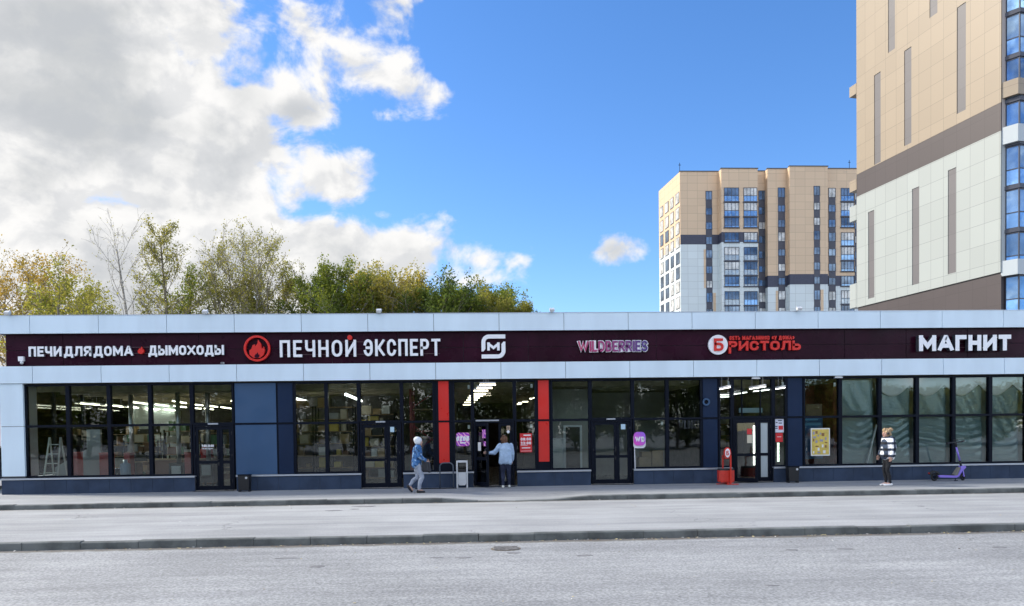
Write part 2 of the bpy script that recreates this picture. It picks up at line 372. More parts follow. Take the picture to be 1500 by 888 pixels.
# worn cover, stains and litter
c = onz(741, 804, ZR)
t = thing('manhole_cover', 'rusty manhole cover sunk in the road close to the road kerb', 'manhole', (c.x, c.y, ZR))
rusty = mat('rusty_iron', (.15, .125, .095), .8, .2, var=.4, vscale=14)
b = MB(); pr = [(-.22*math.cos(a*math.pi/14)*1.1, .22*math.sin(a*math.pi/14)) for a in range(28)]
b.plan([(c.x+x*1.05, c.y+y*1.05) for x, y in pr], ZR-.02, ZR+.006); b.build('rim', rusty, t)
b = MB(); b.plan([(c.x+x*.9, c.y+y*.9) for x, y in pr], ZR-.02, ZR+.012)
for k in range(5): b.box(c.x-.2, c.x+.2, c.y-.17+k*.08, c.y-.15+k*.08, ZR+.01, ZR+.018)
b.build('lid', mat('lid_iron', (.22, .21, .20), .8, .2, var=.3, vscale=20), t)
tar = mat('tar_patch', (.18, .18, .185), .9, var=.2, vscale=6)
rr = random.Random(8)
def patch(px, py, z, w, d, name='tar_patch'):
    c = onz(px, py, z); b = MB(); n = 14
    b.plan([(c.x+w*math.cos(2*math.pi*i/n)*rr.uniform(.6, 1.1), c.y+d*math.sin(2*math.pi*i/n)*rr.uniform(.6, 1.1)) for i in range(n)], z-.003, z+.004)
    tag(b.build(name, tar), kind='structure')
for p in ((752, 810, ZR, .16, .10), (535, 742, ZM, .34, .16), (490, 748, ZM, .22, .12), (520, 746, ZM, .12, .12), (855, 814, ZR, .14, .09), (465, 830, ZR, .12, .10),
          (1465, 802, ZR, .12, .09), (1240, 804, ZR, .16, .08), (420, 818, ZR, .2, .08), (680, 817, ZR, .14, .07), (1160, 806, ZR, .1, .1), (1130, 858, ZR, .1, .05), (640, 817, ZR, .1, .06)):
    patch(*p)
lv = MB(); rl = random.Random(12)
def leaflet(b, x, y, z, s):
    a = rl.uniform(0, 6.3); u = Vector((math.cos(a), math.sin(a), rl.uniform(-.25, .25)))*s; v = Vector((-math.sin(a), math.cos(a), rl.uniform(-.25, .4)))*s*.6
    p = Vector((x, y, z+s*.22)); b.add([p-u, p-v*.8, p+u, p+v], [(0, 1, 2, 3)], rl.choice((0, 0, 1, 2)))
for k in range(300): leaflet(lv, rl.uniform(-16, 16), K2-.02-abs(rl.gauss(0, .09)), ZR+.004, rl.uniform(.012, .035))
for k in range(150): leaflet(lv, rl.gauss(4, 7), K2-.02-abs(rl.gauss(0, .07)), ZR+.004, rl.uniform(.012, .04))
for k in range(130): leaflet(lv, rl.uniform(-14, 14), rl.uniform(-17, K2-.2), ZR+.003, rl.uniform(.01, .03))
for k in range(110): leaflet(lv, rl.uniform(-15, 17), rl.uniform(K2+.2, K1), ZM+.003, rl.uniform(.012, .03))
for k in range(90): leaflet(lv, rl.uniform(-15, 17), K1-.02-abs(rl.gauss(0, .06)), ZM+.003, rl.uniform(.012, .03))
tag(lv.build('fallen_leaves', [mat('dry_leaf', (.42, .36, .20), .8), mat('pale_litter', (.72, .70, .64), .8), mat('brown_leaf', (.20, .12, .05), .8)], fix=False),
    'scattered dry leaves and litter specks along the kerbs', 'litter', kind='stuff')

# ------------------------------------------------------------------ the row of shops
XL, XR, YB = -14.62, 24.0, 16.0
shop = thing('shop_building', 'long single storey row of shops with white bands, plum sign band and glazed front', 'building', (0, 0, 0))
ZC0, ZC1, ZS1, ZP1, ZT = 3.416, 3.94, 4.935, 5.48, 2.095
def band(name, z0, z1, yf, xl, mt, j0, jw, rows=1, gap=.014):
    core = MB(); core.box(xl+.03, XR, yf+.03, YB, z0+.012, z1-.012); core.build(name+'_backing', M['joint'], shop)
    b = MB(); edges = [xl]; x = j0
    while x < XR: edges.append(x); x += jw
    edges.append(XR)
    h = (z1-z0)/rows
    for a, c in zip(edges[:-1], edges[1:]):
        for r in range(rows): b.box(a+gap/2, c-gap/2, yf, yf+.028, z0+r*h+gap/2*(r > 0), z0+(r+1)*h-gap/2*(r < rows-1))
    y = yf+.03+gap
    while y < YB:
        for r in range(rows): b.box(xl, xl+.028, y, min(YB, y+jw-gap), z0+r*h+gap/2*(r > 0), z0+(r+1)*h-gap/2*(r < rows-1))
        y += jw
    return b.build(name, mt, shop, bevel=.003)
band('parapet_band', ZS1, ZP1, -.05, XL-.07, M['white'], fx(48, -.05), 2.055)
band('sign_band', ZC1, ZS1, .12, XL+.13, M['plum'], fx(96, .12), 2.06, rows=2)
band('canopy_band', ZC0, ZC1, -.05, XL-.04, M['white'], fx(50, -.05), 2.055)
b = MB(); b.box(XL-.08, XR, -.06, .25, ZP1, ZP1+.02); b.box(XL-.08, XL+.2, .25, YB, ZP1, ZP1+.02); b.build('parapet_cap', M['cap'], shop)
b = MB(); b.box(XL+.2, XR, .25, YB-.01, ZP1-.011, ZP1-.003); b.build('roof', M['roof'], shop)
b = MB(); b.box(XL+.09, XR, .06, YB-.2, .004, .03); b.build('interior_floor', M['infloor'], shop)
b = MB(); b.box(XL+.2, XR, .25, YB-.2, ZC0-.02, ZC0+.008)
for k in range(10): b.box(XL+.3, XR-.3, 1.2+k*1.5, 1.35+k*1.5, ZC0-.19, ZC0-.021)
b.build('interior_ceiling', M['inceil'], shop)
b = MB(); b.box(XL, XR, YB-.2, YB, 0, ZC0); b.box(XR-.2, XR, .3, YB-.2, 0, ZC0); b.box(XL, XL+.2, 8.4, YB-.2, 0, ZC0); b.build('rear_wall', M['white'], shop)
def partition(x, y0=.3, y1=YB-.2, m='inwall'):
    b = MB(); b.box(x-.06, x+.06, y0, y1, .031, ZC0-.2); b.build('partition_wall', M[m], shop)
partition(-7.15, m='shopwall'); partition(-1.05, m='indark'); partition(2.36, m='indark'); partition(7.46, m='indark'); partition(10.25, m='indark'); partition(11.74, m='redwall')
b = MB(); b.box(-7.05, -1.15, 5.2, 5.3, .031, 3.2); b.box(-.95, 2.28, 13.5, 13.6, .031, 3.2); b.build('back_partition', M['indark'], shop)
b = MB(); b.box(7.56, 10.15, 7.8, 7.9, .031, 3.2); b.box(10.35, 11.64, 1.6, 1.7, .031, 3.2)
b.build('back_partition', mat('dark_red_wall', (.22, .03, .02), .7, var=.3), shop)
b = MB(); b.box(2.44, 4.0, 2.3, 2.4, .031, 3.2); b.box(4.0, 7.38, 4.8, 4.9, .031, 3.2); b.build('back_partition', M['inwall'], shop)
b = MB(); b.box(XL+.3, -7.25, 13., 13.1, .031, 3.2); b.build('back_partition', M['indark'], shop)
# corner pillar
b = MB(); b.box(XL-.02, fx(35), 0, .72, .56, ZT-.007); b.box(XL-.02, fx(35), 0, .72, ZT+.007, ZC0-.004); b.build('corner_pillar', M['white'], shop, bevel=.004)
b = MB(); b.box(XL, fx(35)-.02, .02, .7, .0, ZC0); b.build('corner_pillar_core', M['joint'], shop)
# plinths
YG = .14                                   # glazing line
def plinth(p0, p1):
    x0, x1 = (XL-.04 if p0 == 4 else fx(p0)), (XR if p1 > 1500 else fx(p1))
    b = MB(); w = (x1-x0)/max(1, round((x1-x0)/.66)); x = x0; k = 0
    b.box(x0+.01, x1-.01, .012, .5, -.1, .468, 1)
    while x < x1-.1:
        b.box(x+.004*(k > 0), x+w-.004, 0, .011, -.1, .47); x += w; k += 1
    if p0 == 4: b.box(XL-.04, XL+.2, .03, YB, -.1, .468)
    o = b.build('plinth', [M['plinth'], M['joint']], shop)
    c = MB(); c.box(x0-.01, x1+.01, -.035, YG+.02, .471, .495); c.box(x0-.01, x1+.01, -.035, -.028, .445, .470); c.build('sill', M['cap'], o, bevel=.002)
for a, c in ((4, 284), (345, 528), (590, 693), (757, 865), (928, 1072), (1133, 1700)): plinth(a, c)

# glazing
def window(p0, p1, zb=.5, zt=ZC0-.03, panes=2, glass='glass', inner=(), w=.055):
    x0, x1 = fx(p0, YG), fx(p1, YG)
    b = MB(); y0, y1 = YG-.06, YG+.09
    b.box(x0, x0+w, y0, y1, zb, zt); b.box(x1-w, x1, y0, y1, zb, zt)
    b.box(x0+w, x1-w, y0, y1, zb, zb+w); b.box(x0+w, x1-w, y0, y1, zt-w, zt)
    if panes == 2: b.box(x0+w, x1-w, y0, y1, ZT-.035, ZT+.035)
    for p in inner: b.box(fx(p, YG)-.012, fx(p, YG)+.012, y0+.04, y1-.02, (ZT if panes == 2 else zb)+.035, zt-w)
    o = b.build('window', M['dark'], shop)
    for a, c in (((zb+w, ZT-.035), (ZT+.035, zt-w)) if panes == 2 else ((zb+w, zt-w),)):
        q = MB(); q.box(x0+w, x1-w, YG+.01, YG+.024, a, c); q.build('pane', M[glass], o)
    return x0, x1
BAYS = [(38.5, 101.5), (101.5, 161.5), (161.5, 221.5), (221.5, 282.5), (431.5, 479), (479, 526.5), (589, 637), (664, 692.5), (754, 786), (807, 864.5), (926.5, 977), (977, 1028),
        (1052, 1072), (1132, 1152), (1176, 1230), (1230, 1288), (1288, 1342.5), (1342.5, 1396), (1396, 1449.5), (1449.5, 1503), (1503, 1556), (1556, 1609), (1609, 1662)]
for a, c in BAYS: window(a, c)
for a, c, inn in ((282.5, 344, ()), (526.5, 589, ()), (692.5, 754, ()), (864.5, 926.5, ()), (1072, 1132, (1087, 1114))): window(a, c, zb=ZT+.0, panes=1, inner=inn)
# opaque infill panels
def infill(p0, p1, m, zb=.5, side=.03):
    x0, x1 = fx(p0, YG), fx(p1, YG); b = MB()
    b.box(x0+side, x1-side, YG-.035, YG+.05, zb, ZT-.03); b.box(x0+side, x1-side, YG-.035, YG+.05, ZT+.03, ZC0-.045)
    b.build('infill_panel', M[m], shop, bevel=.003)
    b = MB(); b.box(x0, x1, YG-.02, YG+.10, .5, ZC0-.032); b.box(x0, x1, YG-.05, YG-.02, ZT-.022, ZT+.022); b.build('infill_backing', M['dark'], shop)
infill(344, 407, 'steelblue'); infill(407, 431.5, 'navy'); infill(1028, 1052, 'navy'); infill(1152, 1176, 'navy')
infill(637, 664, 'red', zb=.77, side=.13); infill(786, 807, 'red', zb=.77, side=.06)
b = MB(); b.box(fx(1662), XR-.2, YG, YG+.1, .5, ZC0-.03); b.build('infill_panel', M['steelblue'], shop)
# left end wall glazing
for k in range(4):
    y0 = .74+k*1.9; y1 = y0+1.9; b = MB(); x0, x1 = XL+.05, XL+.17
    for a, c in ((y0, y0+.05), (y1-.05, y1)): b.box(x0, x1, a, c, .5, ZC0)
    for a, c in ((.5, .56), (ZT-.035, ZT+.035), (ZC0-.06, ZC0)): b.box(x0, x1, y0+.05, y1-.05, a, c)
    o = b.build('window', M['dark'], shop)
    for a, c in ((.56, ZT-.035), (ZT+.035, ZC0-.06)): q = MB(); q.box(x0+.05, x0+.062, y0+.05, y1-.05, a, c); q.build('pane', M['glass'], o)

# doors: a wide leaf and a narrow one under the transom; leaf parts in leaf coordinates
frost = mat('frosted_glass', (.42, .48, .50), .5)
def leaf(x0, x1, hinge_left, ang, handle, glass='glass', name='door_leaf', bars=True):
    piv = bpy.data.objects.new(name, None)
    w = x1-x0; z0, z1 = .035, ZT-.07; b = MB(); t = .05; st = .085
    sx = 1 if hinge_left else -1
    def X(a): return a*sx
    b.box(X(0), X(st), -t/2, t/2, z0, z1); b.box(X(w-st), X(w), -t/2, t/2, z0, z1)
    for a, c in ((z0, z0+.13), (.86, .95), (z1-.1, z1)): b.box(X(st), X(w-st), -t/2, t/2, a, c)
    o = b.build('door', M['dark'], shop, local=True)
    o.location = (x0 if hinge_left else x1, YG, 0); o.rotation_euler = (0, 0, -ang*sx)
    for a, c in ((z0+.13, .86), (.95, z1-.1)): q = MB(); q.box(X(st), X(w-st), -.006, .006, a, c); q.build('pane', M[glass] if isinstance(glass, str) else glass, o, local=True)
    if handle:
        h = MB(); xa = X(w-st*.5); h.tube([(xa, -t/2, .98), (xa, -.085, .98), (xa, -.085, 1.22), (xa, -t/2, 1.22)], .013, 8); h.box(xa-.018, xa+.018, -t/2-.008, -t/2, .8, .9)
        h.build('handle', M['black'], o, local=True)
    h = MB()
    for zz in (.25, 1.05, 1.75): h.tube([(X(.0), -t/2-.012, zz), (X(.0), -t/2-.012, zz+.11)], .013, 6)
    h.build('hinge', M['black'], o, local=True)
    return o
def doorway(p0, pm, p1, ang=0., second='glass', flip=False):
    x0, xm, x1 = fx(p0, YG), fx(pm, YG), fx(p1, YG); b = MB()
    b.box(x0, x0+.06, YG-.05, YG+.08, .0, ZT-.002); b.box(x1-.06, x1, YG-.05, YG+.08, 0, ZT-.002); b.box(x0+.06, x1-.06, YG-.05, YG+.08, ZT-.065, ZT-.002)
    b.box(x0, x1, -.02, YG+.08, -.05, .018)
    b.build('door_frame', M['dark'], shop)
    a = leaf(x0+.065, xm-.003, True, ang, True); c = leaf(xm+.003, x1-.065, False, 0., False, second)
    return a, c
door_stove = doorway(283.5, 322, 343)
door_second = doorway(527.5, 567, 588)
door_middle = doorway(693.5, 730, 753, R(58))
door_berry = doorway(865.5, 903, 925.5)
door_corner = doorway(1073, 1110, 1131, R(42), frost)
# light strips above the doors (door closers' cover plates)
for pa, pc in ((306, 321), (551, 565), (697, 731), (888, 901)):
    b = MB(); b.box(fx(pa, YG), fx(pc, YG), YG-.075, YG-.05, ZT-.01, ZT+.035); b.build('closer_cover', M['cap'], shop)

# ------------------------------------------------------------------ signs
_G = {}
def glyph(ch, off=0.02):
    k = (ch, off)
    if k not in _G:
        c = bpy.data.curves.new('g', 'FONT'); c.body = ch; c.extrude = .5; c.offset = off; c.resolution_u = 4; c.size = 1
        o = bpy.data.objects.new('g', c); COL.objects.link(o); bpy.context.view_layer.update()
        m = bpy.data.meshes.new_from_object(o.evaluated_get(bpy.context.evaluated_depsgraph_get()))
        V = [tuple(v.co) for v in m.vertices]; F = [tuple(p.vertices) for p in m.polygons]; Nn = [p.normal.z for p in m.polygons]
        bpy.data.objects.remove(o); bpy.data.curves.remove(c); bpy.data.meshes.remove(m)
        _G[k] = (V, F, Nn)
    return _G[k]
def word(text, x0, x1, zb, zt, y0, y1, mats, root, off=.03, gap=.10, space=.30, name='letter', caps='П', one=False, skew=0., upm=None):
    """letters between x0..x1, baseline zb, cap height to zt, front face at y0, back at y1"""
    hv = glyph(caps, off)[0]; zmin = min(v[1] for v in hv); H = max(v[1] for v in hv)-zmin
    pen = 0.; items = []
    for ch in text:
        if ch == ' ': pen += space; continue
        V, F, Nn = glyph(ch, off); a = min(v[0] for v in V); c = max(v[0] for v in V)
        items.append((ch, pen-a)); pen += (c-a)+gap
    pen -= gap; sx = (x1-x0)/pen; sz = (zt-zb)/H; acc = MB(); out = []
    for ch, dx in items:
        V, F, Nn = glyph(ch, off); b = acc if one else MB()
        vs = [(x0+(v[0]+dx)*sx+skew*(v[1]-zmin)*sz, (y0+y1)/2-v[2]*(y1-y0), zb+(v[1]-zmin)*sz) for v in V]
        k = len(b.v); b.v += vs
        for f, q in zip(F, Nn): b.f.append([i+k for i in f]); b.m.append(0 if abs(q) > .5 or not isinstance(mats, list) else 1); b.sm.append(False)
        if not one:
            o = b.build(name, mats, root, fix=False); out.append(o)
    if one: out.append(acc.build(name, mats, root, fix=False))
    return out

# bold sign lettering: every letter is a few mitred strokes of constant width; (u, v) run over the letter box
def arc(cx, cy, rx, ry, a0, a1, n=7): return [(cx+rx*math.cos(R(a0+(a1-a0)*i/n)), cy+ry*math.sin(R(a0+(a1-a0)*i/n))) for i in range(n+1)]
OO = arc(.5, .68, .5, .32, 0, 180, 8)+arc(.5, .32, .5, .32, 180, 360, 8)
CC = arc(.5, .68, .5, .32, 12, 180, 8)+arc(.5, .32, .5, .32, 180, 348, 8)
STROKES = {
 'П': (.72, [[(0,0),(0,1),(1,1),(1,0)]]), 'Е': (.62, [[(1,1),(0,1),(0,0),(1,0)], [(.1,.5),(.85,.5)]]), 'Ч': (.70, [[(0,1)]+[(0,.62)]+arc(.25,.62,.25,.22,180,270,5)+[(.95,.40)], [(1,1),(1,0)]]),
 'И': (.76, [[(0,1),(0,0)], [(1,0),(1,1)], [(.02,.06),(.98,.94)]]), 'Д': (.90, [[(0,-.2),(0,0),(1,0),(1,-.2)], [(.17,.05),(.27,.55),(.30,1),(.84,1),(.84,.05)]]),
 'Л': (.78, [[(0,0),(.12,.06),(.2,.4),(.24,1),(1,1),(1,0)]]), 'Я': (.72, [[(1,0),(1,1),(.35,1)]+arc(.3,.72,.3,.28,95,265,7)+[(.35,.44),(.95,.44)], [(.5,.42),(.02,0)]]),
 'О': (.74, [OO]), 'М': (.95, [[(0,0),(0,1)], [(1,1),(1,0)], [(.03,.95),(.5,.25),(.97,.95)]]), 'А': (.86, [[(.0,0),(.46,1),(.54,1),(1,0)], [(.2,.27),(.8,.27)]]),
 'Ы': (.95, [[(0,1),(0,0),(.36,0)]+arc(.38,.29,.25,.29,-90,90,7)+[(.36,.58),(.05,.58)], [(1,1),(1,0)]]), 'Х': (.84, [[(0,0),(1,1)], [(0,1),(1,0)]]), 'Н': (.72, [[(0,0),(0,1)], [(1,0),(1,1)], [(.05,.5),(.95,.5)]]),
 'Э': (.70, [[(1-x, y) for x, y in CC], [(.3,.5),(.95,.5)]]), 'К': (.74, [[(0,0),(0,1)], [(1,1),(.32,.5),(1,0)], [(.05,.5),(.4,.5)]]), 'С': (.70, [CC]),
 'Р': (.68, [[(0,0),(0,1),(.6,1)]+arc(.62,.73,.38,.27,90,-90,8)+[(.6,.46),(.05,.46)]]), 'Т': (.70, [[(0,1),(1,1)], [(.5,.95),(.5,0)]]), 'Г': (.62, [[(1,1),(0,1),(0,0)]]),
 'Б': (.70, [[(.9,1),(0,1),(0,0),(.6,0)]+arc(.62,.29,.38,.29,-90,90,8)+[(.6,.58),(.05,.58)]]), 'Ь': (.68, [[(0,1),(0,0),(.6,0)]+arc(.62,.29,.38,.29,-90,90,8)+[(.6,.58),(.05,.58)]]),
 'В': (.70, [[(.55,.53),(0,.53),(0,1),(.5,1)]+arc(.55,.77,.36,.23,90,-80,6), [(.03,.5),(.03,0),(.6,0)]+arc(.62,.26,.38,.26,-90,90,7)+[(.5,.53)]]),
 'З': (.64, [arc(.5,.76,.42,.24,160,-80,8), arc(.5,.26,.5,.26,85,-160,8)]), 'У': (.78, [[(0,1),(.52,.36)], [(1,1),(.45,.0),(.15,0)]]), 'W': (1.25, [[(0,1),(.25,0),(.5,.92),(.75,0),(1,1)]]),
 'I': (.0, [[(.5,0),(.5,1)]]), 'L': (.60, [[(0,1),(0,0),(1,0)]]), 'D': (.76, [[(0,0),(0,1),(.45,1)]+arc(.45,.62,.55,.38,90,0,6)+arc(.45,.38,.55,.38,0,-90,6)+[(.05,0)]]), 'E': (.62, [[(1,1),(0,1),(0,0),(1,0)], [(.1,.5),(.85,.5)]]),
 'R': (.72, [[(0,0),(0,1),(.6,1)]+arc(.62,.74,.38,.26,90,-90,8)+[(.6,.48),(.05,.48)], [(.5,.45),(1,0)]]), 'S': (.70, [arc(.5,.75,.5,.25,20,270,9)+arc(.5,.25,.5,.25,90,-160,9)]), 'O': (.80, [OO]), 'Z': (.72, [[(0,1),(1,1),(0,0),(1,0)]]),
 'N': (.76, [[(0,0),(0,1)], [(1,1),(1,0)], [(.02,.94),(.98,.06)]]), '«': (.6, [[(.45,.8),(0,.5),(.45,.2)], [(1,.8),(.55,.5),(1,.2)]]), '»': (.6, [[(0,.8),(.45,.5),(0,.2)], [(.55,.8),(1,.5),(.55,.2)]])}
STROKES['B'] = STROKES['В']; STROKES['M'] = STROKES['М']
def ribbon(b, pts, t, y0, y1, zlo, zhi, closed=False):
    P = [Vector((x, z)) for x, z in pts]; Q = [P[0]]
    for q in P[1:]:
        if (q-Q[-1]).length > t*.02: Q.append(q)
    if closed and (Q[0]-Q[-1]).length < t*.05: Q.pop()
    n = len(Q)
    if not closed:
        Q[0] = Q[0]+(Q[0]-Q[1]).normalized()*t/2; Q[-1] = Q[-1]+(Q[-1]-Q[-2]).normalized()*t/2
    Lf, Rt = [], []
    for i in range(n):
        dirs = []
        if closed or i > 0: dirs.append((Q[i]-Q[i-1]).normalized())
        if closed or i < n-1: dirs.append((Q[(i+1) % n]-Q[i]).normalized())
        d = dirs[0] if len(dirs) == 1 else (dirs[0]+dirs[1]).normalized(); nn = Vector((-d.y, d.x)); m = 1.
        if len(dirs) == 2: m = 1/max(.42, nn.dot(Vector((-dirs[0].y, dirs[0].x))))
        Lf.append(Q[i]+nn*t/2*m); Rt.append(Q[i]-nn*t/2*m)
    cl = lambda q: (q.x, min(zhi, max(zlo, q.y)))
    k = n if closed else n-1; V = []
    for i in range(n): a, c = cl(Lf[i]), cl(Rt[i]); V += [(a[0], y0, a[1]), (c[0], y0, c[1]), (a[0], y1, a[1]), (c[0], y1, c[1])]
    for i in range(k):
        a = 4*i; c = 4*((i+1) % n)
        if i == 0: base = len(b.v); b.v += V
        for f, mi in (((a, a+1, c+1, c), 0), ((a+2, c+2, c+3, a+3), 0), ((a, c, c+2, a+2), 1), ((a+1, a+3, c+3, c+1), 1)):
            b.f.append([base+j for j in f]); b.m.append(mi); b.sm.append(False)
    if not closed:
        for f in ((0, 2, 3, 1), (4*n-4, 4*n-3, 4*n-1, 4*n-2)): b.f.append([base+j for j in f]); b.m.append(1); b.sm.append(False)
def bold(text, x0, x1, zb, zt, t, y0, y1, mats, root, gap=.10, space=.25, name='letter', one=False, xh=None, desc='', skew=0.):
    """stroke lettering between x0..x1; t = stroke width in metres, gap and space in cap heights; xh = x-height share for small letters"""
    H = (zt-zb)*(xh or 1.); low = text != text.upper() and xh; wt = 0.; it = []
    for ch in text:
        if ch == ' ': wt += space*H; continue
        w, st = STROKES[ch.upper()]; wd = w*H; it.append((ch, wt, wd, st)); wt += wd+gap*H+(t if w == 0 else 0)
    wt -= gap*H; sx = (x1-x0)/wt; acc = MB(); out = []
    ml = mats if isinstance(mats, list) else [mats, mats]
    for k, (ch, pen, wd, st) in enumerate(it):
        b = acc if one else MB(); X0 = x0+pen*sx; w = wd*sx; zl = zb
        for q, s in enumerate(st):
            sc = H; pts = []
            for u, v in s:
                dsc = .30*H if (ch in desc and v < .05 and q == 0) else 0
                zz = zb+t/2+v*(H-t)-dsc; pts.append((X0+t/2+u*(w-t)+skew*(zz-zb) if w > 0 else X0+t/2+skew*(zz-zb), zz))
            cl = s is OO
            lo = zb-(.32*H if (ch in desc or ch in 'Дд') else 0); e = .0012*q
            ribbon(b, pts, t, y0+e, y1, lo, zb+H, cl)
        if not one: out.append(b.build(name, ml, root))
    if one: out.append(acc.build(name, ml, root))
    return out
def zat(px, py, Y): return at(px, py, Y).z
YS = .12
lw = [M['letter'], mat('letter_side', (.16, .17, .20), .5)]
def flame(b, cx, cz, s, y0, y1, mi=0):
    pts = [(-.05, -1), (.35, -.95), (.72, -.62), (.85, -.15), (.72, .28), (.62, .05), (.5, .15), (.42, .62), (.12, 1.02), (.10, .68), (-.12, .30), (-.26, .52), (-.45, .42), (-.58, .05), (-.82, -.15), (-.80, -.6), (-.45, -.93)]
    b.prism([(cx+x*s, cz+z*s) for x, z in pts], y0, y1, mi)
def signroot(name, label, px, py, Y=YS):
    p = at(px, py, Y); return thing(name, label, 'sign', (p.x, Y, p.z))
def rails(root, pa, pc, pys):
    b = MB()
    for py in pys: z = zat((pa+pc)/2, py, YS); b.box(fx(pa), fx(pc), YS-.025, YS-.004, z-.008, z+.008)
    b.build('mounting_rail', mat('rail', (.10, .05, .06), .5), root)
Y0, Y1 = YS-.11, YS-.03
r = signroot('shop_sign', 'white letter sign reading ПЕЧИ ДЛЯ ДОМА and ДЫМОХОДЫ at the left end of the plum band', 187, 514)
bold('ПЕЧИ ДЛЯ ДОМА', fx(45), fx(197.5), zat(120, 521.8, 0), zat(120, 507.2, 0), .068, Y0, Y1, lw, r, gap=.12, space=.10)
bold('ДЫМОХОДЫ', fx(220), fx(330.5), zat(275, 520.2, 0), zat(275, 505.8, 0), .068, Y0, Y1, lw, r, gap=.10)
b = MB(); flame(b, fx(209), zat(209, 513, 0), .115, Y0, Y1); b.build('flame_emblem', M['redletter'], r); rails(r, 46, 330, (509, 518))
r = signroot('shop_sign', 'white sign reading ПЕЧНОЙ ЭКСПЕРТ beside a round red flame emblem', 515, 510)
bold('ПЕЧНОИ', fx(412.5), fx(524), zat(468, 523, 0), zat(468, 498.3, 0), .082, Y0-.03, Y1, lw, r, gap=.22)
bold('ЭКСПЕРТ', fx(535), fx(647), zat(590, 521.5, 0), zat(590, 496.8, 0), .082, Y0-.03, Y1, lw, r, gap=.18)
b = MB(); b.disc(fx(515), zat(515, 494.7, 0), .075, Y0-.05, Y1); b.build('red_dot', M['redletter'], r)
cx, cz = fx(379), zat(379, 510.5, 0)
b = MB(); b.ring(cx, cz, .34, .405, Y0-.02, Y1); flame(b, cx, cz-.02, .285, Y0-.02, Y1, 0); b.build('flame_emblem', M['redletter'], r)
b = MB(); flame(b, cx+.0, cz-.21, .09, Y0-.03, Y0-.021); b.build('flame_core', M['plum'], r); rails(r, 413, 646, (501, 519))
r = signroot('shop_sign', 'square white emblem with a letter M between two bent strokes on the plum band', 725, 508)
x0, x1, zb, zt = fx(707), fx(742), zat(725, 525, 0), zat(725, 490, 0); w = x1-x0; th = .125; rad = .24
def bentstroke(flip):
    o = []; n = 8
    for i in range(n+1): a = math.pi/2 + math.pi/2*i/n; o.append((x0+rad+rad*math.cos(a), zt-rad+rad*math.sin(a)))
    o += [(x0, zb+.30*(zt-zb)), (x0+th*.5, zb+.30*(zt-zb)+.0), (x0+th, zb+.30*(zt-zb)+th*.6)]
    for i in range(n+1): a = math.pi - math.pi/2*i/n; ri = rad-th; o.append((x0+rad+ri*math.cos(a), zt-rad+ri*math.sin(a)))
    o += [(x1, zt-th), (x1, zt)]
    if flip: o = [(x0+x1-x, zb+zt-z) for x, z in o]
    return o
for fl in (False, True):
    b = MB(); b.prism(bentstroke(fl), Y0, Y1); b.build('emblem_stroke', M['letter'], r)
bold('M', x0+.24*w, x1-.24*w, zb+.33*(zt-zb), zb+.67*(zt-zb), .082, Y0, Y1, lw, r)
r = signroot('shop_sign', 'small purple to blue WILDBERRIES letter sign with white outlines', 899, 507)
grad = mat('berry_face', (.3, .03, .25), .35); t = grad.node_tree; tx = nd(t, 'ShaderNodeTexCoord'); sx_ = nd(t, 'ShaderNodeSeparateXYZ'); lk(t, tx.outputs['Object'], sx_.inputs[0])
lk(t, mixc(t, maprange(t, sx_.outputs[0], -1.1, .9, kind='LINEAR'), (.50, .04, .14), (.09, .05, .22)), bsdf(grad).inputs['Base Color'])
bold('WILDBERRIES', fx(847.2), fx(950.8), zat(899, 515.8, 0), zat(899, 498.4, 0), .116, Y0+.03, Y1, M['letter'], r, gap=.03, name='letter_outline')
bold('WILDBERRIES', fx(848.2), fx(949.8), zat(899, 514.9, 0), zat(899, 499.4, 0), .056, Y0, Y0+.029, grad, r, gap=.115)
r = signroot('shop_sign', 'red lettered sign reading Бристоль with its first letter in a white disc', 1112, 505)
cx, cz = fx(1053), zat(1053, 505, 0)
b = MB(); b.disc(cx, cz, .315, Y0+.01, Y1, 0, 40); b.build('letter_disc', M['letter'], r)
bold('Б', cx-.14, cx+.17, cz-.2, cz+.2, .078, Y0-.03, Y0+.009, M['redletter'], r)
bold('ристоль', fx(1068.5), fx(1174), zat(1120, 513.2, 0), zat(1120, 499.2, 0), .075, Y0, Y1, M['redletter'], r, gap=.12, desc='р', xh=1.)
bold('СЕТЬ МАГАЗИНОВ «У ДОМА»', fx(1070), fx(1165), zat(1118, 497.6, 0), zat(1118, 491.8, 0), .030, Y0+.02, Y1, M['redletter'], r, gap=.2, space=.45)
r = signroot('shop_sign', 'heavy white block letters reading МАГНИТ at the right end of the plum band', 1410, 503)
bold('МАГНИТ', fx(1343), fx(1477), zat(1410, 514.5, 0), zat(1410, 491.5, 0), .136, YS-.24, YS-.07, [M['letter'], mat('letter_side_dark', (.05, .055, .065), .5)], r, gap=.10)
rails(r, 1346, 1474, (499, 509))

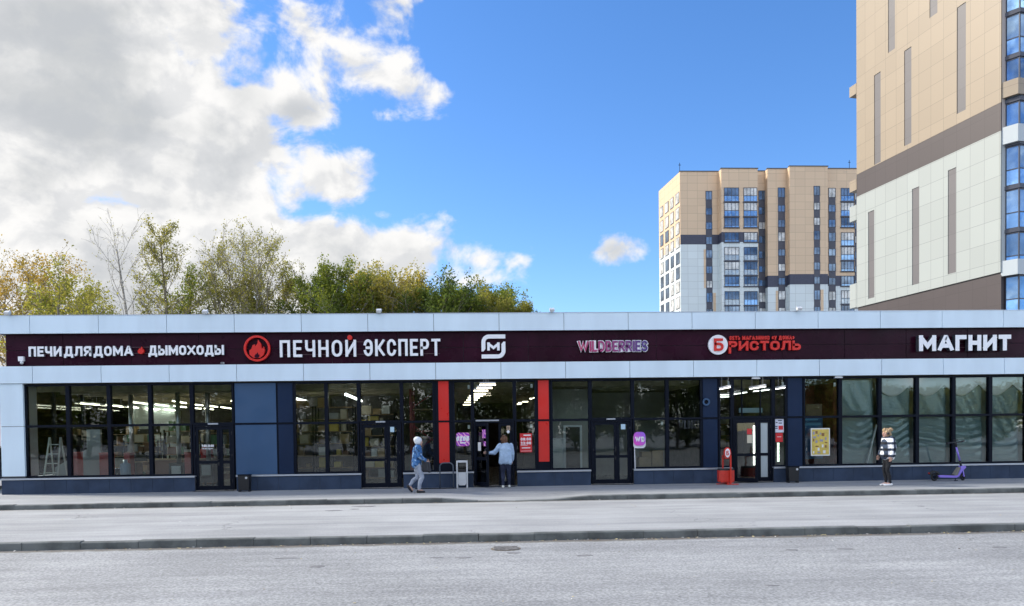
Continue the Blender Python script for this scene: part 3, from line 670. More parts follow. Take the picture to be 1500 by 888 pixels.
# ------------------------------------------------------------------ small fittings on the facade
def floodlight(px, py, lab):
    p = at(px, py, -.05); t = thing('floodlight', lab, 'lamp', (p.x, -.05, ZP1+.02), group='floodlights on the parapet')
    b = MB(); b.bar((p.x, -.02, ZP1+.02), (p.x, -.16, ZP1+.07), .05, .03); b.build('bracket', M['metal'], t)
    b = MB(); b.bar((p.x, -.13, ZP1+.11), (p.x, -.25, ZP1+.04), .15, .08); b.build('housing', M['silver'], t)
for px, lab in ((15, 'small grey floodlight on the parapet at the far left corner'), (303, 'small grey floodlight on the parapet above the first door'), (556, 'small grey floodlight on the parapet above the second door'),
                (808, 'small grey floodlight on the parapet right of the square emblem'), (1168, 'small grey floodlight on the parapet above the red lettered sign')):
    floodlight(px, 461, lab)
p = at(33, 527, YS); t = thing('junction_box', 'small white box with a sensor on the plum band below ПЕЧИ', 'box', (p.x, YS, p.z))
b = MB(); b.box(p.x-.08, p.x+.08, YS-.1, YS, p.z-.06, p.z+.09); b.build('case', M['letter'], t, bevel=.01)
b = MB(); b.ball((p.x+.02, YS-.07, p.z-.1), .055); b.build('sensor', M['silver'], t)
p = at(327, 532, YS); t = thing('camera', 'small white camera under the sign reading ДЫМОХОДЫ', 'camera', (p.x, YS, p.z))
b = MB(); b.bar((p.x, YS, p.z), (p.x, YS-.12, p.z-.01), .07, .05); b.build('case', M['letter'], t); b = MB(); b.bar((p.x, YS-.12, p.z-.01), (p.x, YS-.13, p.z-.01), .05, .035); b.build('lens', M['black'], t)
p = at(1034, 589, .1); t = thing('vent_cap', 'round grey vent cap on the narrow navy panel', 'vent', (p.x, .1, p.z))
b = MB(); b.ring(p.x, p.z, .07, .12, .04, .105, 0, 24); b.build('rim', M['steelblue'], t); b = MB(); b.disc(p.x, p.z, .069, .07, .104); b.build('grille', M['dark'], t)
for px, py, lab in ((1107, 552, 'flat light fitting under the canopy above the frosted door'), (1228, 552, 'flat light fitting under the canopy above the yellow poster')):
    p = at(px, py, .02); t = thing('canopy_light', lab, 'lamp', (p.x, .02, ZC0-.01)); b = MB(); b.box(p.x-.13, p.x+.13, -.02, .06, ZC0-.075, ZC0-.03); b.build('housing', M['silver'], t)
    b = MB(); b.box(p.x-.1, p.x+.1, -.0, .04, ZC0-.03, ZC0); b.build('bracket', M['metal'], t)
# ------------------------------------------------------------------ lamps inside
def zoomA(q): return (30+q[0]/5.55, 550+q[1]/5.55)
def zoomB(q): return (200+q[0]/4.935, 550+q[1]/4.935)
def zoomC(q): return (420+q[0]/4.935, 550+q[1]/4.935)
def zoomD(q): return (580+q[0]/4.933, 540+q[1]/4.933)
def zoomF(q): return (1020+q[0]/4.933, 540+q[1]/4.933)
def tube_lamp(a, c, z, m, lab, grp, rad=.017, horiz=False):
    A = onz(*a, z); Cc = onz(*c, z)
    if horiz: Cc = at(c[0], c[1], A.y); Cc.z = z
    mid = (A+Cc)/2; t = thing('ceiling_lamp', lab, 'lamp', tuple(mid), group=grp); d = (Cc-A).normalized()
    b = MB(); b.bar(A, Cc, rad*1.7, rad*1.5); b.build('tube', m, t)
    b = MB(); up = Vector((0, 0, .055)); b.bar(A+up, Cc+up, .045, .03)
    for e in (A+d*.2, Cc-d*.2): b.bar(e+up, (e.x, e.y, ZC0-.03), .004, .004)
    b.build('housing', M['silver'], t)
LA = [((490,228),(640,240)),((695,243),(716,245)),((740,245),(830,256)),((915,219),(1043,234)),((875,256),(990,267)),((495,275),(570,283)),((675,288),(710,292))]
LB = [((135,210),(232,221)),((260,186),(360,202)),((268,222),(360,232)),((77,238),(167,245)),((200,245),(285,254)),((408,210),(480,218)),((410,236),(467,241)),((510,220),(586,229)),((490,240),(556,247)),((610,230),(683,240)),((685,186),(705,189))]
for a, c in LA: tube_lamp(zoomA(a), zoomA(c), 2.98, M['lamp'], 'slim glowing tube lamp under the ceiling of the left shop', 'tube lamps in the left shop')
for a, c in LB: tube_lamp(zoomB(a), zoomB(c), 2.98, M['lamp'], 'slim glowing tube lamp under the ceiling of the left shop', 'tube lamps in the left shop')
for k, (a, c) in enumerate((((60,168),(280,222)), ((425,138),(607,213)))):
    tube_lamp(zoomC(a), zoomC(c), 3.0, M['lampw'], ('long glowing tube lamp above the shelves in the second shop, left one of the two', 'long glowing tube lamp crossing a mullion beside the second door')[k], None, .036)
LD = [((605,118),(720,118)),((585,142),(695,142)),((563,162),(665,162)),((563,183),(650,183)),((530,198),(628,198)),((520,212),(605,212)),((510,228),(590,228)),((495,245),(570,245)),((485,262),(545,262)),((875,258),(905,258)),((885,248),(910,248)),((915,240),(955,240)),((965,218),(985,218)),((990,212),(1005,212))]
for a, c in LD: tube_lamp(zoomD(a), zoomD(c), 3.05, M['lampy'], 'warm horizontal strip lamp in the rows receding behind the middle entrance', 'strip lamps behind the middle entrance', .024, True)
LF = [((385,148),(500,130)),((413,165),(525,153)),((170,150),(245,135)),((160,190),(245,186)),((160,205),(245,203)),((270,186),(365,172)),((268,213),(480,207)),((575,148),(640,138))]
for a, c in LF: tube_lamp(zoomF(a), zoomF(c), 3.0, M['lampw'], 'bright white tube lamp above the shop with the frosted door', 'tube lamps above the frosted door', .014, a[1]-c[1] < 8)

# ------------------------------------------------------------------ interior furniture
GOODS = [mat('goods_'+n, c, .55, var=.15) for n, c in (('tan', (.42, .28, .13)), ('cream', (.6, .52, .38)), ('brown', (.2, .1, .05)), ('black', (.03, .03, .03)), ('steel', (.35, .36, .36)), ('white', (.7, .7, .68)), ('red', (.45, .05, .04)), ('green', (.08, .2, .1)), ('yellow', (.6, .45, .1)))]
rs = random.Random(4)
def shelf_unit(x, y, w, h, lev, lab, grp, goodslab, goodsgrp, cols, d=.45, fill=.85):
    t = thing('shelf_unit', lab, 'shelf', (x, y, .03), group=grp)
    b = MB()
    for xx in (x-w/2, x+w/2):
        for yy in (y-d/2, y+d/2): b.box(xx-.02, xx+.02, yy-.02, yy+.02, .03, h)
    b.build('frame', M['dark'], t)
    for k in range(lev):
        z = .12+(h-.2)*k/(lev-1); b = MB(); b.box(x-w/2+.021, x+w/2-.021, y-d/2, y+d/2, z, z+.03); b.build('shelf', M['wood'], t)
        xx = x-w/2+.06
        while xx < x+w/2-.15 and k < lev:
            g = rs.uniform(.14, .42); gh = min(rs.uniform(.14, .44), (h-.2)/(lev-1)-.08)
            if xx+g > x+w/2-.03: break
            if rs.random() < fill:
                q = MB(); dd = rs.uniform(.2, .36)
                if rs.random() < .25: q.tube([(xx+g/2, y, z+.032), (xx+g/2, y, z+.032+gh)], min(g, dd)*.42, 12, sm=False); nm, lb = 'canister', goodslab[1]
                else: q.box(xx, xx+g, y-dd/2, y+dd/2, z+.032, z+.032+gh); nm, lb = 'packed_box', goodslab[0]
                tag(q.build(nm, cols[rs.randrange(len(cols))], bevel=.004), lb, 'goods', goodsgrp)
            xx += g+rs.uniform(.02, .08)
gl = ('small box among the stock shelved in the left shop', 'small canister among the stock shelved in the left shop')
for k, (x, y, w, h) in enumerate(((-13.2, 6.0, 1.9, 1.9), (-11.0, 5.6, 1.9, 2.0), (-9.4, 4.4, 1.5, 1.9), (-8.1, 3.4, 1., 2.0), (-12.2, 4.2, 1.2, 1.6))):
    shelf_unit(x, y, w, h, 5, 'dim shelving with mixed stock standing deep in the left shop', 'shelving deep in the left shop', gl, 'stock in the left shop', [GOODS[i] for i in (1, 2, 3, 3, 4, 7, 0)])
gl = ('box of wares stocked on the wall shelves of the second shop', 'canister stocked on the wall shelves of the second shop')
for k, (x, y, w, h) in enumerate(((-6.35, 3.0, 1.2, 2.75), (-5.0, 3.0, 1.3, 2.75), (-3.6, 3.6, 1.25, 2.5))):
    shelf_unit(x, y, w, h, 7, ('tall crowded shelving directly behind the left windows of the second shop', 'tall crowded shelving beside the second door', 'shelving behind the glass of the second door')[k], None, gl, 'wares in the second shop', [GOODS[i] for i in (0, 0, 1, 2, 3, 4, 5, 8)], .5, .92)
gl = ('small packed product on the shelving behind the frosted door', 'bottle on the shelving behind the frosted door')
shelf_unit(8.9, 5.2, 2.2, 2.0, 5, 'drinks shelving deep behind the frosted door', None, gl, 'products behind the frosted door', [GOODS[i] for i in (5, 6, 7, 8, 4)], .5, .95)
# red pallet rack in the second shop's right window
t = thing('pallet_rack', 'dark red steel rack with diagonal braces behind the window beside the red panel', 'rack', (-1.75, 2.0, .03))
rackm = mat('rack_red', (.22, .015, .025), .4)
b = MB()
for x in (-2.2, -1.32):
    for y in (1.3, 2.3): b.box(x-.045, x+.045, y-.04, y+.04, .03, 3.2)
b.build('upright', rackm, t); b = MB()
for k in range(4): b.bar((-2.2, 1.3, .3+.75*k), (-1.32, 1.3, .9+.75*k) if k % 2 else (-1.32, 1.3, .1+.75*k+.2), .04, .04)
b.bar((-2.2, 1.28, 2.05), (-1.32, 1.28, 1.35), .05, .05); b.build('brace', rackm, t)
for z in (.75, 1.55, 2.5): b = MB(); b.box(-2.15, -1.37, 1.35, 2.25, z, z+.05); b.build('shelf', M['wood'], t)
# left shop front: red display columns, step ladder, counter
disp = mat('display_red', (.40, .07, .07), .5, var=.15)
for k, (pa, pc, pt, pb, y) in enumerate(((105, 114, 664, 694, .9), (145, 161, 665, 695, .9), (270, 280, 664, 692, .9), (181, 190, 665, 676, 1.4))):
    a = at(pa, pt, y); c = at(pc, pb, y); b = MB(); b.box(a.x, c.x, y, y+.35, .035, a.z); b.box(a.x-.012, c.x+.012, y-.012, y+.362, a.z+.001, a.z+.03)
    tag(b.build('display_stand', disp, bevel=.01), ('red display stand behind the second window from the left, at its left mullion', 'widest red display stand in the left shop, near the middle window', 'red display stand beside the left shop door', 'narrow red display stand carrying a pale canister in front of it')[k], 'stand')
b = MB(); c = at(184, 690, 1.0); b.tube([(c.x, 1.0, .035), (c.x, 1.0, .86), (c.x, 1.0, .9), (c.x, 1.0, 1.0)], [.16, .16, .07, .07], 16); tag(b.build('gas_canister', mat('canister_blue', (.30, .40, .55), .35)), 'pale blue canister on the floor behind the third window', 'canister')
ladm = mat('ladder_white', (.52, .55, .55), .5)
t = thing('step_ladder', 'white folding step ladder leaning inside the leftmost window', 'ladder', (-13.1, 1.4, .03))
b = MB(); lx0, lx1 = at(70, 640, 1.3).x, at(86, 640, 1.3).x
for s, y0, y1 in ((0, 1.0, 1.4), (0, 1.75, 1.42)):
    for x in (lx0, lx1): b.bar((x-(.06 if x == lx0 else -.06), y0, .035), (x, y1, 1.75), .045, .03)
b.build('rail', ladm, t)
for k in range(5): b = MB(); f = (k+.8)/5.6; b.box(lx0-.05*(1-f)+.02, lx1+.05*(1-f)-.02, 1.0+.4*f-.05, 1.0+.4*f+.06, .035+1.715*f, .06+1.715*f); b.build('step', ladm, t)
t = thing('low_partition', 'grey sloping stair partition inside the leftmost window', 'partition', (-13.2, 2.2, .03))
b = MB(); b.prism([(-14.1, .035), (-12.6, .035), (-12.6, 2.0), (-13.05, 2.0), (-13.05, 1.35), (-14.1, .75)], 1.9, 2.0); b.build('panel', mat('grey_partition', (.30, .34, .36), .6), t)
t = thing('shop_counter', 'brown wooden counter with wares behind the third and fourth windows', 'counter', (-10.4, 3.0, .03))
b = MB(); b.box(-11.4, -9.3, 2.8, 3.4, .035, .9); b.build('body', mat('counter_brown', (.20, .08, .04), .5), t); b = MB(); b.box(-11.45, -9.25, 2.75, 3.45, .901, .95); b.build('top', M['wood'], t)
b = MB(); b.ball((-9.55, 3.1, 1.18), .23, sq=(1, .8, 1)); b.box(-9.72, -9.36, 3.0, 3.25, .952, 1.05); tag(b.build('red_bag', mat('red_cloth', (.5, .03, .03), .7)), 'bright red bag lying on the brown counter', 'bag')
# stoves near the left door
for k, (x, y) in enumerate(((-8.0, 1.9), (-11.9, 2.6), (-10.0, 1.8), (-9.2, 2.3))):
    t = thing('iron_stove', ('black iron stove with a flue pipe standing behind the left shop door', 'black iron stove with a flue pipe behind the second window', 'black iron stove with a flue pipe behind the third window', 'black iron stove with a flue pipe behind the fourth window')[k], 'stove', (x, y, .03))
    b = MB(); b.box(x-.25, x+.25, y-.25, y+.25, .15, .85); b.build('body', M['black'], t, bevel=.02); b = MB(); b.tube([(x, y, .85), (x, y, 3.2)], .075, 14); b.build('flue', M['metal'], t)
    b = MB(); b.box(x-.15, x+.15, y-.265, y-.251, .4, .75); b.build('door', M['silver'], t)
    b = MB()
    for sx in (-.2, .2):
        for sy in (-.2, .2): b.box(x+sx-.03, x+sx+.03, y+sy-.03, y+sy+.03, .031, .149)
    b.build('leg', M['black'], t)
# boxes inside the berry shop, timber in the second shop
for k, (pa, pc, pt, y) in enumerate(((940, 954, 662, 1.2), (955, 972, 660, 1.3), (936, 950, 670, .8))):
    a = at(pa, pt, y); c = at(pc, 690, y); b = MB(); b.box(a.x, c.x, y, y+.4, .035, a.z); b.box(a.x, c.x, y-.003, y+.4, a.z*.6, a.z*.6+.02)
    tag(b.build('cardboard_box', M['card'], bevel=.01), ('tall cardboard box behind the window right of the round pink sign, left one', 'tall cardboard box behind the window right of the round pink sign, next to the mullion', 'lower cardboard box standing in front of the tall ones')[k], 'box')
b = MB(); b.box(2.6, 3.0, 2.1, 2.29, .4, 1.5); tag(b.build('parcel_locker', M['silver'], bevel=.01), 'pale grey cabinet on the wall behind the window right of the second red panel', 'cabinet')
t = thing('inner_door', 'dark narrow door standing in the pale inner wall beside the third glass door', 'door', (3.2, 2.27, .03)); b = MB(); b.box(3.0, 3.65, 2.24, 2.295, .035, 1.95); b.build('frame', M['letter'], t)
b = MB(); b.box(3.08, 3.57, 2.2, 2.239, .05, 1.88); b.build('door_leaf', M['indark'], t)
# glowing cooler strip and wine shelves seen in the frosted doorway
t = thing('drinks_cooler', 'upright cooler with a glowing white edge seen through the open frosted door', 'cooler', (9.1, 3.2, .03))
a = at(1104, 650, 2.4); b = MB(); b.box(a.x-.35, a.x+.5, 2.45, 3.1, .04, 2.0); b.build('body', M['black'], t, bevel=.01); b = MB(); b.box(a.x+.0, a.x+.055, 2.40, 2.44, .45, 1.85); b.build('light_strip', M['lampw'], t)

# ------------------------------------------------------------------ plastic sheeting behind the right hand windows
film = bpy.data.materials.new('plastic_film'); film.use_nodes = True; t = film.node_tree; t.nodes.clear()
o_ = nd(t, 'ShaderNodeOutputMaterial'); m1 = nd(t, 'ShaderNodeMixShader'); m2 = nd(t, 'ShaderNodeMixShader'); m3 = nd(t, 'ShaderNodeMixShader')
df = nd(t, 'ShaderNodeBsdfDiffuse'); tl = nd(t, 'ShaderNodeBsdfTranslucent'); gs = nd(t, 'ShaderNodeBsdfGlossy'); tp = nd(t, 'ShaderNodeBsdfTransparent')
df.inputs[0].default_value = (.31, .47, .52, 1); tl.inputs[0].default_value = (.38, .50, .52, 1); gs.inputs['Roughness'].default_value = .18; tp.inputs[0].default_value = (.85, .92, .92, 1)
m1.inputs[0].default_value = .4; m2.inputs[0].default_value = .14; m3.inputs[0].default_value = .84
lk(t, df.outputs[0], m1.inputs[1]); lk(t, tl.outputs[0], m1.inputs[2]); lk(t, m1.outputs[0], m2.inputs[1]); lk(t, gs.outputs[0], m2.inputs[2]); lk(t, tp.outputs[0], m3.inputs[1]); lk(t, m2.outputs[0], m3.inputs[2]); lk(t, m3.outputs[0], o_.inputs[0])
rf = random.Random(21)
FB = [(1230, 1288), (1288, 1342.5), (1342.5, 1396), (1396, 1449.5), (1449.5, 1503), (1503, 1556)]
flab = ['first', 'second', 'third', 'fourth', 'fifth', 'sixth']
for k, (pa, pc) in enumerate(FB):
    x0, x1 = fx(pa)+.05, fx(pc)-.05; nu, nv = 44, 70; vs = []; ph = [rf.uniform(0, 6.3) for _ in range(8)]
    for j in range(nv+1):
        for i in range(nu+1):
            u = i/nu; top = (3.33 if k == 0 else 3.22 - (.34+.10*rf.random()*0)*math.sin(math.pi*((u+.5*(k % 2)*0) % 1.0))); v = j/nv; z = .52+(top-.52)*v
            sag = .5*math.sin(math.pi*u)*(1 if k != 0 else 1.3)
            low = max(0., 1-abs(v-.32)/.36)
            f = (z*26+sag*11+ph[0] if k != 2 else z*30+u*6+ph[1])
            y = .30 + .012*low*math.sin(f+1.5*math.sin(u*5+ph[2]))*(.4+.6*math.sin(2.2*u+ph[3])**2) + .003*math.sin(u*17+z*7+ph[4]) + .02*math.sin(u*3.1+z*2+ph[5]) + .004*math.sin(z*61+u*9+ph[6])*(.5+.5*math.sin(z*3+ph[7]))*(.3+low)
            vs.append((x0+(x1-x0)*u, y, z))
    b = MB(); n = nu+1; b.add(vs, [(j*n+i, j*n+i+1, (j+1)*n+i+1, (j+1)*n+i) for j in range(nv) for i in range(nu)], 0, True)
    o = b.build('plastic_sheet', film, fix=False); o.modifiers.new('thickness', 'SOLIDIFY').thickness = .002
    tag(o, 'rippled translucent plastic sheet hung behind the %s of the right-hand windows' % flab[k], 'sheet')
fill_sheet = mat('bright_fill_sheet', (.80, .82, .83), .6)  # scalloped white sheet added in place of brightness at the window tops
b = MB(); vs = []; nu = 150; x0, x1 = fx(1288)+.1, fx(1556)-.05
for j in range(9):
    for i in range(nu+1):
        u = i/nu; x = x0+(x1-x0)*u; zlow = 3.10-.36*math.sin(math.pi*(((x-fx(1288))/1.166) % 1.)); z = zlow+(3.38-zlow)*j/8
        vs.append((x, .255+.008*math.sin(u*70+z*3)+.006*math.sin(u*29), z))
n = nu+1; b.add(vs, [(j*n+i, j*n+i+1, (j+1)*n+i+1, (j+1)*n+i) for j in range(8) for i in range(nu)], 0, True)
o = b.build('bright_fill_sheet', fill_sheet, fix=False); o.modifiers.new('thickness', 'SOLIDIFY').thickness = .003
tag(o, 'added white sheet standing in for the bright tops of the plastic covered windows', 'sheet')
a = at(1270, 676, .215); c = at(1284, 622, .215)
b = MB(); b.bar((a.x, .215, .56), (c.x, .215, c.z), .055, .04); tag(b.build('leaning_batten', M['letter']), 'white batten leaning behind the glass left of the woman in the plaid jacket', 'batten')
b = MB(); b.box(11.85, 23.7, 4.2, 4.3, .031, 3.2); b.build('back_partition', mat('teal_wall', (.34, .42, .41), .8, var=.12, vscale=.9), shop)

# ------------------------------------------------------------------ posters and stickers on the glass
YF = YG-.004
def plate(b, pa, pc, pt, pb, y=YF, th=.006, rad=.0, mi=0, n=5):
    a = at(pa, pt, y); c = at(pc, pb, y); x0, x1, z0, z1 = a.x, c.x, c.z, a.z
    if rad:
        pts = []
        for cx, cz, s in ((x1-rad, z1-rad, 0), (x0+rad, z1-rad, 1), (x0+rad, z0+rad, 2), (x1-rad, z0+rad, 3)):
            for i in range(n+1): q = math.pi/2*(s+i/n); pts.append((cx+rad*math.cos(q), cz+rad*math.sin(q)))
        b.prism(pts, y-th, y, mi)
    else: b.box(x0, x1, y-th, y, z0, z1, mi)
    return x0, x1, z0, z1
ozm = mat('zebra_pink', (.7, .05, .4), .4); t = ozm.node_tree; tx = nd(t, 'ShaderNodeTexCoord'); wv = nd(t, 'ShaderNodeTexWave'); wv.inputs['Scale'].default_value = 4.2; wv.inputs['Distortion'].default_value = 9.; wv.inputs['Detail'].default_value = 1.; wv.bands_direction = 'DIAGONAL'
lk(t, tx.outputs['Object'], wv.inputs['Vector'])
c1 = mixc(t, maprange(t, wv.outputs['Fac'], .30, .38), (.30, .05, .55), (.80, .05, .42)); lk(t, mixc(t, maprange(t, wv.outputs['Fac'], .62, .70), c1, (.85, .50, .75)), bsdf(ozm).inputs['Base Color'])
def poster_root(name, lab, cat, px, py, y=YF): p = at(px, py, y); return thing(name, lab, cat, tuple(p))
t = poster_root('window_sticker', 'square pink and purple zebra sticker reading OZON left of the open middle door', 'sticker', 678, 644)
b = MB(); x0, x1, z0, z1 = plate(b, 668, 688, 634, 653.5, rad=.07); b.build('sheet', ozm, t)
w = x1-x0; bold('OZON', x0+.0*w, x1-.06*w, z0+.38*w, z0+.74*w, .044, YF-.012, YF-.0065, M['letter'], t, gap=.12, skew=.12, one=True, name='lettering')
b = MB(); b.box(x0+.28*w, x1-.28*w, YF-.01, YF-.0065, z0+.2*w, z0+.29*w); b.build('lower_line', M['letter'], t)
redp = mat('poster_red', (.62, .02, .025), .45)
t = poster_root('hours_poster', 'red opening hours poster reading 08:00 and 22:00 right of the middle door', 'poster', 770, 649)
b = MB(); x0, x1, z0, z1 = plate(b, 761.5, 779.5, 635, 662.5); b.build('sheet', redp, t); w = x1-x0; h = z1-z0
for s, f in (('08:00', .62), ('22:00', .41)): word(s, x0+.06*w, x1-.08*w, z0+f*h, z0+(f+.15)*h, YF-.012, YF-.0065, M['letter'], t, off=.045, caps='0', one=True, name='lettering')
b = MB(); b.box(x0+.3*w, x0+.9*w, YF-.01, YF-.0065, z0+.87*h, z0+.93*h); b.box(x0+.05*w, x0+.62*w, YF-.01, YF-.0065, z0+.36*h, z0+.375*h); b.box(x0+.15*w, x0+.85*w, YF-.01, YF-.0065, z0+.21*h, z0+.255*h); b.box(x0+.05*w, x0+.95*w, YF-.01, YF-.0065, z0+.06*h, z0+.075*h); b.build('small_print', M['letter'], t)
wbm = mat('pink_gradient', (.6, .1, .6), .4); t = wbm.node_tree; tx = nd(t, 'ShaderNodeTexCoord'); s_ = nd(t, 'ShaderNodeSeparateXYZ'); lk(t, tx.outputs['Object'], s_.inputs[0])
lk(t, mixc(t, maprange(t, mth(t, 'ADD', s_.outputs[0], s_.outputs[2]), -.3, .3, kind='LINEAR'), (.80, .08, .55), (.36, .14, .72)), bsdf(wbm).inputs['Base Color'])
t = poster_root('pole_sign', 'rounded pink sign reading WB on a thin white pole beside the third glass door', 'sign', 936.5, 644, -.02)
b = MB(); plate(b, 927.5, 945.5, 636, 656.5, y=.0, th=.03, rad=.1); b.build('back_board', M['letter'], t)
b = MB(); x0, x1, z0, z1 = plate(b, 928, 945, 633, 652.5, y=-.031, th=.05, rad=.12); b.build('face_board', wbm, t); w = x1-x0
bold('WB', x0+.10*w, x1-.10*w, z0+.30*w, z0+.76*w, .048, -.093, -.0815, M['letter'], t, gap=.16, one=True, name='lettering')
a = at(929, 640, .0); b = MB(); b.bar((a.x, .0, a.z), (a.x+.02, .0, .497), .02, .02); b.build('pole', M['letter'], t)
# frosted-door shop posters
t = poster_root('notice_poster', 'white notice with a small red corner on the window right of the frosted door', 'poster', 1141, 623)
b = MB(); x0, x1, z0, z1 = plate(b, 1134, 1148, 614, 633.5); b.build('sheet', mat('poster_pale', (.66, .68, .78), .5), t); w = x1-x0; h = z1-z0
b = MB(); b.box(x0+.45*w, x0+.92*w, YF-.01, YF-.0065, z0+.2*h, z0+.5*h); b.build('red_field', redp, t)
b = MB()
for f, a_, c_ in ((.85, .4, .8), (.7, .15, .35), (.66, .45, .8), (.42, .1, .35), (.28, .1, .35)): b = MB(); b.box(x0+a_*w, x0+c_*w, YF-.01, YF-.0065, z0+f*h, z0+(f+.07)*h); b.build('small_print', M['navy'], t)
t = poster_root('notice_poster', 'small plain red notice below the white notice right of the frosted door', 'poster', 1141, 640)
b = MB(); x0, x1, z0, z1 = plate(b, 1136, 1146.5, 634.5, 647.5); b.build('sheet', redp, t); b = MB(); b.box(x0+.2*(x1-x0), x1-.2*(x1-x0), YF-.01, YF-.0065, z0+.55*(z1-z0), z0+.6*(z1-z0)); b.build('small_print', M['letter'], t)
b = MB(); a = at(1139.8, 648, .6); c = at(1139.8, 676, .6); 
for k in range(14): b.box(a.x-.022, a.x+.022, .55, .631, c.z+(a.z-c.z)*k/14, c.z+(a.z-c.z)*(k+.5)/14)
b.box(a.x-.03, a.x+.03, .63, .68, c.z, a.z, 1); tag(b.build('light_strip_stand', [mat('led', (.9, 1, .9), .5, emit=(.80, 1, .80), es=1.6), M['dark']]), 'narrow stand of small glowing strips below the red notice', 'stand')
t = poster_root('picture_poster', 'yellow poster covered with small white pictures behind the window with the red wall', 'poster', 1200.5, 647)
yel = mat('poster_yellow', (.62, .47, .10), .5, var=.15, vscale=6)
b = MB(); x0, x1, z0, z1 = plate(b, 1187.5, 1215.5, 627.5, 667.5, th=.008); b.build('sheet', M['paper'], t); w = x1-x0; h = z1-z0
b = MB(); b.box(x0+.05*w, x1-.05*w, YF-.012, YF-.0085, z0+.04*h, z1-.04*h); b.build('printed_field', yel, t); rp = random.Random(3); used = []; pm_ = [M['paper'], mat('print_brown', (.25, .12, .04), .5), mat('print_grey', (.3, .3, .38), .5)]
for k in range(60):
    u, v, a_, c_ = rp.uniform(.08, .75), rp.uniform(.08, .8), rp.uniform(.06, .18), rp.uniform(.04, .12)
    if any(u < q[1]+.02 and u+a_ > q[0]-.02 and v < q[3]+.02 and v+c_ > q[2]-.02 for q in used) or u+a_ > .93: continue
    used.append((u, u+a_, v, v+c_)); b = MB(); b.box(x0+u*w, x0+(u+a_)*w, YF-.016, YF-.0125, z0+v*h, z0+(v+c_)*h); b.build('picture', pm_[rp.randrange(3)], t)
t = poster_root('picture_poster', 'dark blue poster with pale lines standing behind the yellow poster', 'poster', 1192, 640, .5)
blu = mat('poster_blue', (.02, .12, .30), .4, var=.3); b = MB(); x0, x1, z0, z1 = plate(b, 1177, 1205, 611, 672, y=.55, th=.01); b.build('sheet', blu, t); w = x1-x0; h = z1-z0
b = MB(); b.box(x0+.05*w, x0+.75*w, .535, .5395, z0+.92*h, z0+.955*h); b.box(x0+.05*w, x0+.9*w, .535, .5395, z0+.80*h, z0+.86*h); b.build('printed_line', mat('print_cyan', (.1, .35, .6), .4), t)
b = MB(); a = at(1180, 592, .6); c = at(1204, 609, .6); b.box(a.x, c.x, .58, .6, c.z, a.z); tag(b.build('wooden_board', mat('board_dim', (.16, .10, .05), .6, var=.2)), 'brown board on the inside of the window above the blue poster', 'board')
t = poster_root('blue_board', 'pale blue lightbox hanging inside above the frosted door', 'sign', 1098, 602, .9)
b = MB(); plate(b, 1082, 1116, 598, 604.5, y=.9, th=.05); b.build('panel', mat('pale_blue', (.35, .5, .62), .4), t)
t = poster_root('window_lettering', 'mirrored looking dim purple letters WILDBERRIES inside the right window of the third shop', 'lettering', 1012, 622, .7)
bold('WILDBERRIES', at(994, 620, .7).x, at(1040, 620, .7).x, zat(1010, 628, .7), zat(1010, 616, .7), .035, .69, .70, mat('dim_letters', (.22, .20, .28), .5), t, gap=.15)
t = poster_root('door_lettering', 'small white opening hours 9:00-20:00 on the left shop door', 'lettering', 304, 655)
word('9:00-20:00', fx(295.5, YG), fx(313, YG), zat(304, 655, YG), zat(304, 651.3, YG), YG-.014, YG-.008, M['letter'], t, off=.05, caps='0', one=True, name='lettering'); word('без выходных', fx(295.5, YG), fx(312, YG), zat(304, 658.2, YG), zat(304, 656, YG), YG-.014, YG-.008, M['letter'], t, off=.03, caps='П', one=True, name='lettering')
def small_plate(name, lab, pa, pc, pt, pb, m, y=YF-.03, cat='sticker'):
    b = MB(); plate(b, pa, pc, pt, pb, y=y, th=.006); tag(b.build(name, m), lab, cat)
cy = mat('pale_cyan', (.45, .62, .72), .4)
small_plate('door_sticker', 'pale blue square sticker on the second glass door', 571.5, 577.5, 625.5, 633, cy); small_plate('door_sticker', 'pale blue square sticker on the third glass door', 909.5, 916, 621.5, 629, cy)
t = poster_root('number_plate', 'small tan plate reading 12 on the fixed leaf of the middle door', 'sign', 744.5, 627, YG-.03)
b = MB(); x0, x1, z0, z1 = plate(b, 742, 747.3, 624, 630.3, y=YG-.03); b.build('plate', mat('tan_plate', (.5, .36, .25), .5), t); word('12', x0+.2*(x1-x0), x1-.2*(x1-x0), z0+.2*(z1-z0), z1-.2*(z1-z0), YG-.04, YG-.037, M['indark'], t, off=.03, caps='1', one=True, name='lettering')
b = MB(); p = at(744.4, 632.6, YG-.03); b.disc(p.x, p.z, .048, YG-.038, YG-.032); tag(b.build('round_sticker', M['letter']), 'round white sticker under the plate reading 12', 'sticker')
for k, (px, py, lab) in enumerate(((686.5, 567, 'top of the glass left of the middle door'), (778.5, 565.5, 'top of the glass right of the middle door'), (686.7, 625.5, 'glass above the zebra sticker'), (778, 624.5, 'glass above the red hours poster'), (1067, 561, 'glass left of the frosted door'), (1146.3, 562.5, 'upper glass right of the frosted door'), (1222, 563.5, 'upper glass above the yellow poster'), (969.3, 620.5, 'window right of the round pink sign'))):
    b = MB(); plate(b, px-1.5, px+1.7, py-2.8, py+2.8, y=YG+.06, th=.03); tag(b.build('alarm_sensor', M['letter'], bevel=.006), 'small white sensor on the '+lab, 'sensor')
